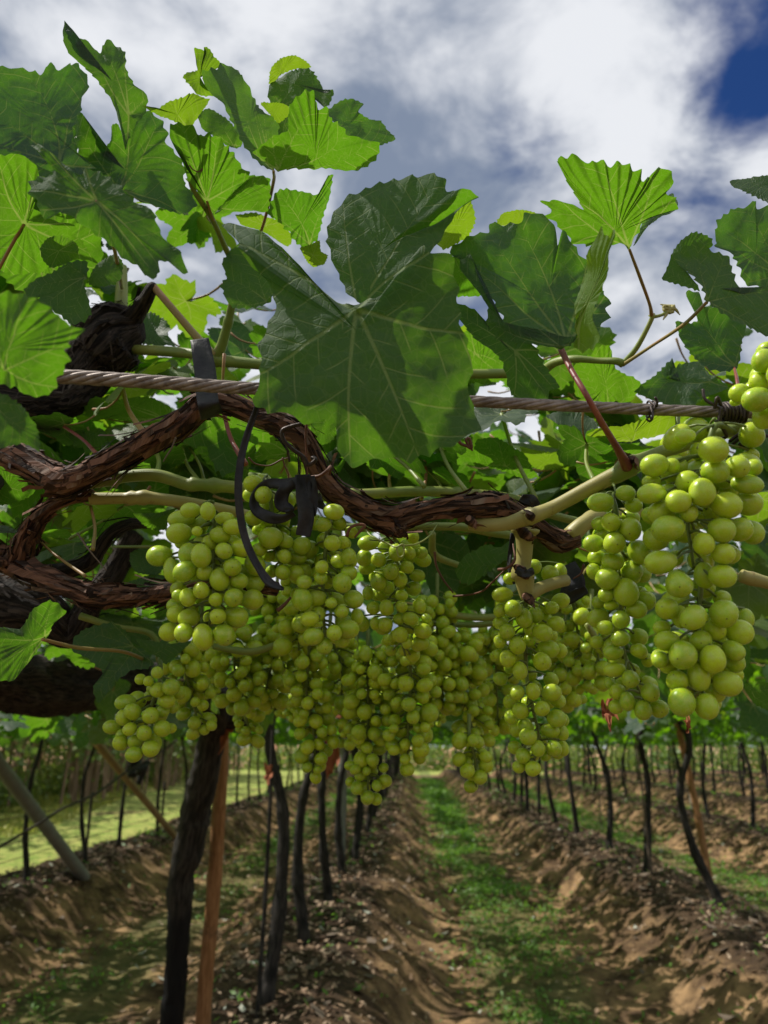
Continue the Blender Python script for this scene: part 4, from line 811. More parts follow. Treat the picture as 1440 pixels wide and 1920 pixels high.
TL('C', (415, 102), .60, [(112, 150), (180, 90), (260, 60), (330, 40), (410, 18), (425, 85), (410, 140), (442, 270), (420, 302), (350, 333), (280, 280), (190, 232), (185, 200), (120, 205)], ctr=(330, 150), veins=[(115, 160), (350, 330), (440, 290), (330, 40), (190, 220)], label='bluish dark leaf above the shaggy bark head', dark=1.0)
TL('C', (420, 110), .61, [(425, 100), (470, 30), (550, -15), (592, 30), (582, 110), (510, 146), (430, 138)], ctr=(500, 70), dark=.9)
TL('C', (610, 380), .85, [(610, 390), (625, 340), (680, 290), (740, 284), (800, 320), (828, 360), (812, 390), (847, 442), (700, 432), (650, 410)], ctr=(715, 370), ty=-.5, label='greyish upper side of a leaf behind the shaggy bark head')
TL('C', (800, 790), .80, [(378, 772), (410, 765), (395, 740), (450, 680), (560, 660), (700, 688), (780, 720), (832, 742), (800, 802), (700, 822), (600, 795), (520, 782), (430, 800), (450, 785)], ctr=(620, 745), veins=[(380, 770), (450, 680), (820, 740), (560, 665), (430, 798)], ty=.7)
TL('C', (270, 812), .75, [(325, 858), (400, 832), (400, 845), (480, 830), (522, 870), (480, 930), (408, 956), (400, 930), (348, 922), (355, 900)], ctr=(420, 890), ty=.25)
TL('C', (1200, 1010), .72, [(940, 868), (1000, 790), (1100, 778), (1200, 822), (1235, 880), (1230, 960), (1180, 1060), (1100, 1055), (1020, 1022), (945, 960)], ctr=(1090, 920), ty=.6, label='bright leaf behind the black strap')
TL('B', (948, 432), .60, [(688, 108), (720, 105), (760, 92), (800, 112), (845, 97), (880, 122), (915, 115), (962, 148), (990, 160), (1000, 195), (1060, 143), (1112, 190), (1085, 235), (1122, 260), (1112, 292), (1050, 310), (1000, 352), (960, 427), (945, 434), (890, 432), (790, 432), (740, 420), (700, 370), (650, 330), (672, 300), (635, 278), (680, 255), (740, 265), (782, 285), (745, 210), (715, 160)], ctr=(900, 370), veins=[(700, 110), (845, 100), (1060, 150), (1110, 265), (640, 280)], ty=.5, tx=0, label='bright green leaf standing alone against the sky at upper right', pet=[(1200, 520, .63), (1218, 570, .66), (1222, 592, .68)])
TL('B', (1010, 380), .605, [(960, 425), (1000, 330), (1050, 280), (1100, 230), (1122, 260), (1112, 292), (1060, 310), (1010, 355)], ctr=(1040, 310), ty=-.5)
TL('B', (718, 775), .52, [(300, 430), (370, 395), (442, 378), (450, 345), (560, 352), (575, 323), (640, 325), (682, 372), (690, 432), (708, 378), (750, 440), (802, 490), (830, 560), (878, 605), (862, 700), (832, 742), (790, 770), (700, 784), (600, 757), (500, 690), (440, 602), (400, 522), (350, 470)], ctr=(660, 620), veins=[(450, 350), (640, 325), (310, 430), (870, 600), (720, 780), (800, 500)], cup=.08, label='large round dark leaf right of the biggest leaf, with pale branching veins', pet=None, dark=.85, under=True)
TL('B', (705, 775), .485, [(342, 495), (380, 445), (412, 540), (452, 622), (520, 700), (600, 745), (750, 738), (760, 760), (700, 782), (600, 768), (480, 742), (440, 690), (445, 640), (415, 590)], ctr=(500, 690), dark=1.1)
TL('B', (760, 745), .48, [(855, 348), (868, 385), (902, 360), (882, 430), (870, 500), (850, 580), (822, 680), (838, 742), (818, 782), (760, 797), (742, 750), (765, 680), (762, 580), (775, 530), (802, 480), (822, 420)], ctr=(805, 620), veins=[(890, 370), (760, 790), (770, 560), (855, 355)], tx=-.5, ty=.1, m='young', label='narrow folded pale green leaf edge right of the round dark leaf')
TL('B', (540, 790), .53, [(300, 620), (400, 640), (440, 700), (480, 742), (600, 762), (662, 860), (702, 917), (662, 932), (660, 982), (600, 962), (562, 984), (520, 922), (500, 840), (470, 800), (390, 742)], ctr=(540, 810), veins=[(310, 625), (695, 915), (660, 975), (560, 980), (620, 790)], label='dark pointed leaf hanging just over the cable', dark=1.0)
TL('B', (250, 430), .55, [(250, 400), (330, 290), (382, 260), (402, 332), (372, 400), (290, 437)], ctr=(330, 350), ty=.5, m='young')
TL('B', (300, 420), .54, [(290, 470), (380, 440), (430, 520), (420, 600), (340, 600), (300, 560)], ctr=(360, 520), ty=.3)
TL('B', (480, 345), .64, [(475, 340), (500, 303), (560, 293), (612, 300), (662, 320), (645, 347), (560, 350)], ctr=(570, 325), ty=.5, m='young')
TL('B', (1222, 620), .50, [(1103, 455), (1180, 404), (1250, 440), (1300, 450), (1322, 520), (1350, 590), (1440, 558), (1510, 600), (1510, 760), (1440, 745), (1350, 702), (1262, 652), (1215, 618), (1200, 580), (1150, 512)], ctr=(1270, 570), veins=[(1110, 455), (1290, 450), (1500, 740), (1440, 560), (1180, 410)], label='dark leaf at the right edge joined to a long slanting stalk', pet=[(1280, 610, .58), (1220, 650, .66), (1168, 684, .70)], dark=.75, under=True)
TL('B', (1480, 520), .55, [(1250, 345), (1280, 318), (1310, 295), (1350, 288), (1392, 263), (1400, 290), (1520, 280), (1520, 560), (1360, 562), (1330, 500), (1300, 450), (1248, 432)], ctr=(1400, 440), veins=[(1280, 320), (1390, 265), (1510, 300), (1350, 560), (1250, 430)], label='dark veined leaf highest at the right edge', dark=.8, under=True)
TL('B', (1200, 560), .56, [(1100, 440), (1130, 400), (1180, 368), (1242, 390), (1240, 422), (1180, 412), (1120, 460), (1150, 512), (1200, 575), (1130, 562), (1062, 541), (1080, 500)], ctr=(1130, 480), dark=1.1)
TL('B', (1500, 230), .50, [(1303, 192), (1360, 176), (1500, 178), (1500, 290), (1400, 247), (1312, 212)], ctr=(1410, 210), ty=-.3, label='grey green leaf tip cut by the right edge, against the sky')
TL('B', (1320, 850), .66, [(1142, 590), (1190, 588), (1212, 640), (1292, 650), (1357, 712), (1342, 770), (1332, 850), (1290, 872), (1230, 862), (1200, 832), (1140, 762), (1108, 692), (1190, 682)], ctr=(1260, 770), veins=[(1150, 600), (1350, 715), (1110, 695), (1200, 830), (1330, 850)], label='pale veiny leaf above the grapes at the right edge', pet=[(1382, 712, .62), (1388, 760, .60)], pm='redpetiole', dark=.8, under=True)
TL('B', (1240, 900), .74, [(965, 942), (1030, 890), (1100, 818), (1080, 890), (1122, 840), (1200, 824), (1232, 870), (1302, 920), (1200, 962), (1160, 1010), (1080, 985)], ctr=(1130, 900), label='blue grey leaf behind the wire twist on the cable', dark=1.5)
TL('B', (870, 1010), .78, [(748, 830), (800, 810), (842, 783), (880, 780), (900, 852), (960, 880), (992, 912), (960, 962), (850, 985), (760, 965)], ctr=(860, 920), ty=.6, label='bright leaf behind the red stalk')
TL('B', (400, 800), .8, [(325, 760), (380, 720), (430, 760), (500, 832), (505, 902), (400, 912), (340, 935)], ctr=(420, 840), ty=.6)
TL('E', (760, 512), .64, [(537, 470), (600, 440), (700, 430), (800, 382), (900, 368), (1000, 380), (1032, 410), (980, 462), (900, 482), (780, 514), (700, 512), (600, 502)], ctr=(770, 455), ty=.7, m='young', label='bright leaf under the cable right of the red stalk')
TL('E', (560, 500), .66, [(328, 370), (400, 350), (500, 350), (560, 380), (592, 430), (545, 502), (450, 472), (400, 432)], ctr=(470, 410), ty=-.4)
TL('E', (130, 625), .70, [(-20, 510), (80, 498), (160, 530), (222, 560), (262, 630), (295, 692), (180, 672), (60, 642), (-20, 622)], ctr=(130, 590), ty=.6)
TL('E', (330, 760), .85, [(200, 520), (330, 545), (450, 545), (470, 600), (400, 650), (300, 640), (230, 600)], ctr=(340, 590), ty=.5, m='young')
TL('F', (205, 872), .50, [(240, 683), (302, 720), (312, 752), (250, 792), (225, 852), (200, 892), (172, 942), (130, 992), (62, 1072), (-10, 1085), (-60, 1000), (-60, 840), (0, 823), (80, 832), (110, 800), (150, 732), (200, 700)], ctr=(160, 870), veins=[(240, 690), (60, 1070), (-50, 880), (310, 745), (-50, 1000)], ty=.2, tx=-.1, label='bright green leaf at the lower left edge with a long reddish stalk', pet=[(150, 1215, .55), (230, 1222, .6), (278, 1240, .68)])
TL('F', (650, 905), .66, [(350, 870), (400, 822), (480, 798), (540, 788), (602, 822), (640, 880), (700, 920), (742, 985), (722, 1012), (640, 1020), (560, 1080), (475, 1182), (450, 1100), (500, 1040), (420, 960), (350, 925)], ctr=(560, 940), veins=[(400, 830), (480, 1175), (740, 990), (540, 790), (360, 920)], label='large dark leaf beside the lower left grapes', dark=.7, under=True)
TL('F', (700, 960), .62, [(655, 868), (740, 880), (832, 892), (925, 878), (862, 942), (800, 992), (770, 962), (700, 930)], ctr=(780, 920), dark=.5)
TL('F', (840, 280), .64, [(635, 270), (760, 264), (852, 240), (810, 290), (802, 340), (740, 352), (690, 320)], ctr=(750, 295), ty=.2)
TL('F', (720, 430), .74, [(630, 450), (700, 420), (790, 430), (802, 500), (760, 562), (660, 552), (628, 500)], ctr=(715, 490), ty=-.2)
TL('F', (600, 620), .72, [(598, 612), (660, 575), (740, 556), (820, 570), (800, 615), (700, 625)], ctr=(700, 595), ty=-.5)
TL('F', (0, 130), .64, [(-30, 40), (20, 50), (60, 60), (122, 110), (167, 160), (110, 202), (0, 228), (-30, 200)], ctr=(40, 140), ty=.2, label='dark toothed leaf at the left edge under the cordon')
TL('W', (1400, 1300), .60, [(1395, 1282), (1425, 1280), (1470, 1290), (1480, 1335), (1440, 1332), (1412, 1318)], ctr=(1425, 1305), ty=.3)
TL('D', (540, 200), .60, [(440, 260), (480, 200), (540, 180), (552, 260), (545, 340), (500, 370), (440, 350)], ctr=(500, 280), ty=.05)
TL('D', (1400, 900), .66, [(1090, 930), (1140, 860), (1230, 820), (1290, 830), (1330, 800), (1400, 790), (1380, 860), (1300, 900), (1220, 960), (1150, 1000), (1100, 980)], ctr=(1220, 900), dark=1.2)
TL('W', (160, 330), .66, [(60, 235), (110, 215), (150, 205), (152, 300), (188, 306), (240, 275), (262, 330), (250, 385), (180, 395), (90, 340), (0, 310), (-10, 250)], ctr=(130, 300), dark=.6, under=True)
TL('W', (70, 480), .72, [(-10, 425), (60, 400), (120, 408), (182, 440), (192, 500), (150, 540), (90, 565), (30, 545), (-10, 505)], ctr=(85, 485), ty=.3)
TL('W', (330, 420), .74, [(260, 380), (330, 350), (400, 370), (440, 330), (505, 335), (500, 390), (420, 400), (350, 398)], ctr=(370, 375), ty=.3)
# leaves of the roof just behind, from shared templates
g = np.random.default_rng(21)
def roof_leaf(pxx, pyy, d, n, mid, s, k=None):
    inst('leaf', LEAFM[g.integers(8) if k is None else k], V1, leaf_matrix(P(pxx, pyy, d), mid, n, s))
def near_vine(p):
    return min(VINES, key=lambda v: (v[0] - p[0]) ** 2 + (v[1] - p[1]) ** 2 + (0 if v[1] > 1.5 else 9))[2]
def fill2(n, x0, x1, y0, y1, d0, d1, s0=.055, s1=.09, flat=.7, yng=.2):
    for _ in range(n):
        nn = (g.normal(0, .45), g.normal(0, .45), 1) if g.random() < flat else (g.normal(0, 1), g.normal(-.4, 1), g.normal(.3, .4)); q = P(g.uniform(x0, x1), g.uniform(y0, y1), g.uniform(d0, d1))
        inst('leaf', LEAFM[g.integers(8) if g.random() > yng else 7 + g.integers(2)], near_vine(q), leaf_matrix(q, (g.normal(), g.normal(-.3, 1), g.normal(-.6, .5)), nn, g.uniform(s0, s1)))
def fill(n, x0, x1, y0, y1, d0, d1, s0=.045, s1=.075, flat=.8, yng=.25):
    for _ in range(n):
        nn = (g.normal(0, .45), g.normal(0, .45), 1) if g.random() < flat else (g.normal(0, 1), g.normal(-.4, 1), g.normal(.3, .4))
        roof_leaf(g.uniform(x0, x1), g.uniform(y0, y1), g.uniform(d0, d1), nn, (g.normal(), g.normal(-.3, 1), g.normal(-.4, .4)), g.uniform(s0, s1), None if g.random() > yng else 7 + g.integers(2))
fill(26, 150, 520, 700, 870, .95, 1.5, yng=.5); fill(26, 500, 900, 840, 930, .95, 1.5, yng=.6); fill(22, 1000, 1440, 720, 830, .95, 1.4)
fill(36, 900, 1300, 850, 960, .95, 1.5, yng=.4); fill(26, 0, 300, 930, 1060, 1.0, 1.5, yng=.6); fill(18, 300, 560, 860, 960, .95, 1.4)
fill(30, 800, 1120, 990, 1130, 1.0, 1.6); fill(14, 120, 400, 1120, 1200, 1.0, 1.4, flat=.5); fill(10, 200, 520, 650, 720, .95, 1.2)
fill(14, 860, 1130, 640, 740, .85, 1.1); fill(10, 1270, 1440, 620, 820, .85, 1.2); fill2(45, 250, 900, 740, 930, .9, 1.3, .055, .085, .85, .3); fill2(20, 850, 1250, 830, 950, .85, 1.2, .05, .08, .85, .3); fill2(26, 560, 1120, 960, 1120, .95, 1.3, .05, .08, .6, .1); fill(26, -30, 260, 750, 920, .85, 1.2); fill(10, 230, 520, 560, 720, .9, 1.2); fill(9, 20, 210, 360, 470, .85, 1.0, .045, .065); fill(4, 240, 420, 370, 430, .85, .95, .04, .05); fill(10, -20, 240, 420, 560, .85, 1.0, .045, .06); fill(16, 620, 1100, 800, 900, .85, 1.1); fill(8, 0, 110, 300, 470, .75, .95, .04, .06)
fill(8, 80, 230, 480, 560, .85, 1.0, .035, .05); fill(12, 1330, 1460, 850, 1250, .8, 1.2, .05, .07, .4); fill2(40, -150, 1500, 1130, 1330, 1.5, 2.4, .06, .09, .5); fill2(60, -200, 1650, 1000, 1250, 1.3, 2.2, .06, .09)
fill2(170, -50, 1500, 900, 1180, 1.5, 2.6, .06, .10, .45); fill2(110, 150, 1450, 1130, 1360, 1.6, 2.8, .06, .1, .35); fill2(60, 0, 1440, 800, 960, 1.4, 2.0)
fill(50, -900, 100, 700, 1100, 1.0, 2.0, .06, .09); fill(30, -700, -20, 300, 800, .8, 1.3, .06, .09)

for k, (a, c, d, r, m) in enumerate(stalks):
    inst('leaf', LEAFM[k % 9], V1, leaf_matrix(P(a[0], a[1] - 4, d + .05), (g.normal(), g.normal(.5, 1), -.4), (g.normal(0, .4), g.normal(0, .4), 1), g.uniform(.04, .06)))
# tendrils
def curl(l, r=.0006, m='tendril', name='tendril'):
    p, _ = px(l); gg = Geo(); tube(gg, p, [r * 1.3] + [r] * (len(p) - 2) + [r * .6], 7, .0012); return gg.build(name, M[m], V1)
curl([(466, 858, .58), (480, 870, .58), (505, 873, .58), (528, 862, .58), (545, 858, .58)]); curl([(530, 858, .58), (533, 872, .58), (541, 890, .58), (538, 903, .58)])
curl([(585, 895, .51), (600, 892, .505), (614, 882, .505), (620, 875, .515), (618, 890, .53)], .0011)
curl([(575, 790, .50), (573, 820, .50), (575, 850, .50), (577, 890, .50)], .0007)
curl([(858, 822, .55), (864, 832, .55), (875, 836, .55), (884, 840, .55), (880, 822, .55), (874, 826, .55), (886, 845, .55)], .0012)
curl([(686, 995, .50), (700, 1008, .49), (725, 1018, .49), (742, 1026, .485), (756, 1020, .485), (757, 1040, .485), (748, 1044, .485), (746, 1025, .485), (780, 1020, .49), (805, 1005, .5), (820, 983, .52)], .0005, 'cane')
curl([(650, 1006, .5), (655, 992, .5), (668, 984, .5), (684, 985, .5), (676, 995, .5), (665, 1008, .5)], .0010)
curl([(815, 1035, .7), (818, 1060, .7), (830, 1085, .7), (850, 1112, .7)], .001); curl([(850, 1118, .66), (880, 1115, .64), (905, 1108, .62), (925, 1090, .6), (945, 1070, .6)], .0008)
curl([(935, 1068, .56), (950, 1065, .55), (965, 1050, .55), (962, 1020, .56)], .001); curl([(330, 820, .55), (322, 840, .55), (312, 855, .55), (306, 866, .55)], .0006, 'twig')
curl([(520, 1145, .52), (535, 1132, .52), (545, 1120, .52)], .0012); curl([(1095, 1058, .55), (1090, 1075, .55), (1075, 1085, .55)], .0008); curl([(145, 1000, .58), (170, 1035, .57), (200, 1070, .57)], .0006, 'twig')
curl([(355, 310, .62), (362, 318, .62), (372, 322, .62), (380, 316, .62), (376, 325, .62)], .0005)
# red stalk crossing in front of the cable
part('stalk', [(1052, 655, .50, 6), (1072, 695, .48, 5.5), (1098, 738, .465, 5.5), (1130, 795, .47, 6), (1156, 838, .49, 7), (1176, 875, .51, 11)], 'redpetiole', 12, .003, 0, 90)

# ------------------------------------------------------------------ cable, ties and straps
cb = empty('steel_cable', tuple(P(720, 743, .5)), 'thick twisted weathered steel cable crossing the picture behind the largest leaf', 'cable')
ctr, _ = px([(-200, 690, .49), (100, 705, .48), (300, 717, .475), (480, 729, .475), (880, 752, .475), (1220, 768, .475), (1420, 775, .48), (1650, 785, .50)])
C = catmull(ctr, 420); T, N, B = frames(C); L = np.concatenate([[0], np.cumsum(np.linalg.norm(np.diff(C, axis=0), axis=1))])
rc = np.interp(np.linspace(0, 1, 420), [0, .25, .5, 1], [.0048, .0042, .0034, .0034])
for k in range(6):
    a = 2 * math.pi * k / 6 - L / .034 * 2 * math.pi * .55; gg = Geo(); q = C + rc[:, None] * .62 * (np.cos(a)[:, None] * N + np.sin(a)[:, None] * B); tube(gg, q[::2], rc[::2] * .46, 10, .003); gg.build('strand', M['steel'], cb)
def wrap(c, axis_t, n, r, wr, pitch, seed, name, label):
    """wire wound round the cable at point index c"""
    g = np.random.default_rng(seed); pts = []; c0 = C[c]; t = T[c]
    for q in range(n * 8 + 1):
        a = q / 8 * 2 * math.pi; pts.append(c0 + t * (q / 8 - n / 2) * pitch + (N[c] * math.cos(a) + B[c] * math.sin(a)) * r * g.uniform(.92, 1.15) + g.normal(0, .0003, 3))
    return pts
def idx(pxx):
    v = (C - CL) @ CM; x = 720 + v[:, 0] / -v[:, 2] * FPX; return int(np.abs(x - pxx).argmin())
i0 = idx(1222); pts = wrap(i0, None, 2, .0050, .0008, .0022, 1, '', ''); 
pts = [P(1212, 785, .465), P(1218, 790, .465), P(1224, 782, .462)] + pts + [P(1232, 750, .465), P(1228, 745, .465), P(1234, 755, .465)]
gg = Geo(); tube(gg, pts, .0007, 7, .0008); tag(gg.build('wire_tie', M['wire']), 'small dark wire knot tied round the cable right of the red stalk', 'wire tie')
i0 = idx(1372); gg = Geo(); pts = wrap(i0, None, 8, .0056, .0011, .0024, 2, '', ''); pts = [P(1318, 730, .465), P(1322, 748, .463), P(1340, 760, .462)] + pts; tube(gg, pts, .0010, 8, .001)
for l in ([(1352, 765, .46), (1350, 790, .46), (1358, 808, .462), (1362, 818, .465), (1350, 824, .47)], [(1368, 828, .48), (1385, 815, .478), (1410, 806, .475), (1440, 800, .47)], [(1372, 835, .48), (1390, 818, .475), (1400, 800, .47)], [(1385, 832, .48), (1400, 836, .48), (1412, 828, .478), (1418, 812, .475), (1440, 818, .475)], [(1340, 766, .462), (1345, 745, .46), (1352, 760, .462)]):
    p, _ = px(l); tube(gg, p, .0011, 7, .0012)
tag(gg.build('wire_tie', M['wire']), 'thick tangle of dark wire wound round the cable at the right edge', 'wire tie')
gg = Geo(); p, _ = px([(565, 795, .50), (545, 800, .50), (529, 808, .50), (532, 825, .50), (548, 842, .50), (570, 858, .50), (578, 872, .50), (592, 862, .50), (585, 858, .502)]); tube(gg, p, .0014, 8, .0012)
p, _ = px([(560, 792, .50), (572, 795, .50)]); tag(gg.build('wire_hook', M['wire']), 'grey bent wire hook lying on the reddish cordon below the biggest leaf', 'hook')
def band(l, wd, name, label, fold=0.0, seed=0, th=.0004, cat='strap', parent=None, wv=None):
    """flat plastic band along a path; wd = half width in px direction; wv = width direction"""
    g = np.random.default_rng(seed); a = np.array([q[:3] for q in l], float); n = 60; w_ = np.array([(q[3] if len(q) > 3 else wd) for q in l]); cc = catmull(np.c_[PA(a), w_ * a[:, 2] / FPX], n); c, hw = cc[:, :3], cc[:, 3]
    T_ = np.gradient(c, axis=0); T_ /= np.linalg.norm(T_, axis=1, keepdims=True); view = c - CL; view /= np.linalg.norm(view, axis=1, keepdims=True)
    W_ = np.cross(T_, view); W_ /= np.linalg.norm(W_, axis=1, keepdims=True); tw = np.linspace(0, 1, n) * fold; W2 = W_ * np.cos(tw)[:, None] + view * np.sin(tw)[:, None]; Nn = np.cross(T_, W2)
    cols = np.linspace(-1, 1, 7); V = []
    for side in (1, -1):
        for s in (cols if side == 1 else cols[::-1]): V.append(c + W2 * (s * hw)[:, None] + Nn * (side * th + .0012 * np.cos(s * 2.5 + seed) * np.sin(np.linspace(0, 9, n)))[:, None])
    m_ = len(V); V = np.stack(V, 1).reshape(-1, 3); F = [[i * m_ + j, i * m_ + (j + 1) % m_, (i + 1) * m_ + (j + 1) % m_, (i + 1) * m_ + j] for i in range(n - 1) for j in range(m_)]
    F += [list(range(m_ - 1, -1, -1)), [(n - 1) * m_ + j for j in range(m_)]]
    o = mobj(name, V, [tuple(f) for f in F], M['plastic'], parent, np.zeros((len(V), 2)))
    if label: tag(o, label, cat)
    return o
band([(374, 636, .56, 17), (380, 668, .55, 19), (385, 700, .54, 20), (388, 740, .525, 20), (392, 762, .52, 20), (398, 780, .54, 22)], 22, 'tie_band', 'wide black plastic band tying the green cane to the shaggy cordon at left', seed=1)
band([(486, 730, .462, 4), (480, 768, .462, 5), (465, 810, .46, 6.5), (452, 860, .457, 7), (447, 915, .455, 7), (452, 975, .455, 7), (465, 1025, .455, 7.5), (485, 1065, .455, 8), (505, 1092, .455, 9), (532, 1105, .458, 3)], 9, 'hanging_strap', 'long thin black strap hanging in front of the left grapes', fold=.4, seed=2)
bw = empty('knotted_tape', tuple(P(570, 900, .5)), 'knotted black plastic tape with torn tails under the cordon', 'tape')
band([(567, 890, .505, 14), (570, 930, .50, 15), (574, 970, .498, 15), (568, 1005, .498, 14)], 15, 'tail', None, seed=3, parent=bw); band([(580, 893, .503, 10), (586, 930, .501, 11), (588, 960, .50, 6), (590, 968, .50, 2)], 10, 'tail', None, seed=4, parent=bw)
band([(560, 905, .51, 12), (535, 908, .52, 11), (500, 908, .525, 9), (478, 930, .525, 8), (480, 955, .522, 10), (505, 970, .518, 11), (530, 972, .515, 8), (552, 963, .512, 5)], 9, 'loop', None, seed=5, parent=bw)
band([(552, 905, .508, 8), (532, 922, .51, 12), (528, 945, .51, 13), (545, 955, .508, 7), (535, 960, .508, 3)], 10, 'loop', None, seed=6, parent=bw)
band([(590, 930, .515, 12), (600, 945, .515, 8), (612, 955, .515, 3)], 9, 'tail', None, seed=7, parent=bw)
band([(962, 1000, .58, 5), (955, 1060, .575, 4), (965, 1095, .57, 3)], 4, 'tie_band', 'thin black tie hanging left of the tan cut cane', seed=8)
band([(975, 935, .60, 10), (990, 945, .60, 20), (1005, 955, .60, 14)], 14, 'tie_band', 'short black band on the cane behind the cordon end', seed=9)
band([(1060, 1060, .66, 20), (1075, 1095, .65, 22), (1065, 1120, .65, 14), (1100, 1105, .64, 8)], 14, 'tie_band', 'black crumpled tape between the two right hand clusters', seed=10)
band([(968, 1068, .545, 7), (985, 1076, .54, 7), (1000, 1070, .545, 7)], 7, 'tie_band', 'narrow black ring round the tan cut cane', seed=12)
# dried orange leaves
def rag(pxx, pyy, d, s, seed, label, name='shrivelled_leaf'):
    W, F, U, A = TPL[6]; W = W.copy(); W += .35 * np.stack([fbm(W, 1.6, 3, seed + q) for q in range(3)], 1); W[:, 0] *= .5; W = W[:, [0, 2, 1]] * s; c = P(pxx, pyy, d); W[:, 2] = -W[:, 2] * 1.3
    return tag(mobj(name, W + c, F, M['orangeleaf'], None, U, A, center=c), label, 'dried leaf')
rag(424, 1352, 2.45, .065, 1, 'shrivelled orange leaf on top of the orange stake'); rag(640, 1330, 1.3, .045, 2, 'dry orange leaf between the hanging middle clusters'); rag(1140, 1330, .75, .016, 3, 'small dry brown scrap under the right hand clusters')
rag(505, 1440, 3.6, .06, 4, 'dry orange scrap beside the second trunk'); rag(1287, 1352, .45, .006, 5, 'tiny dried flower remnant under the front right cluster'); rag(620, 1400, 2.2, .06, 6, 'dry reddish leaf behind the hanging middle clusters')

# ------------------------------------------------------------------ grapes
def grape_mesh(seed, el, sg=22, rg=14):
    me = bpy.data.meshes.new('grape'); V = [(0, 0, 1)]; F = []
    for i in range(1, rg):
        p = math.pi * i / rg
        for j in range(sg):
            t = 2 * math.pi * j / sg; f = 1 + .03 * math.sin(2 * t + seed) * math.sin(p) + .02 * math.cos(3 * t + seed * 2) * math.sin(p); V.append((math.sin(p) * math.cos(t) * f, math.sin(p) * math.sin(t) * f, math.cos(p) * (1 + .05 * math.cos(p))))
    V.append((0, 0, -.97)); n = len(V)
    for j in range(sg): F.append((0, 1 + j, 1 + (j + 1) % sg)); F.append((n - 1, n - 1 - sg + (j + 1) % sg, n - 1 - sg + j))
    for i in range(rg - 2):
        for j in range(sg): a = 1 + i * sg; F.append((a + j, a + sg + j, a + sg + (j + 1) % sg, a + (j + 1) % sg))
    me.from_pydata(V, [], F); me.polygons.foreach_set('use_smooth', [True] * len(F)); me.materials.append(M['grape']); return me
GM = [grape_mesh(k, 1) for k in range(5)]; GL = [grape_mesh(k, 1, 14, 9) for k in range(3)]
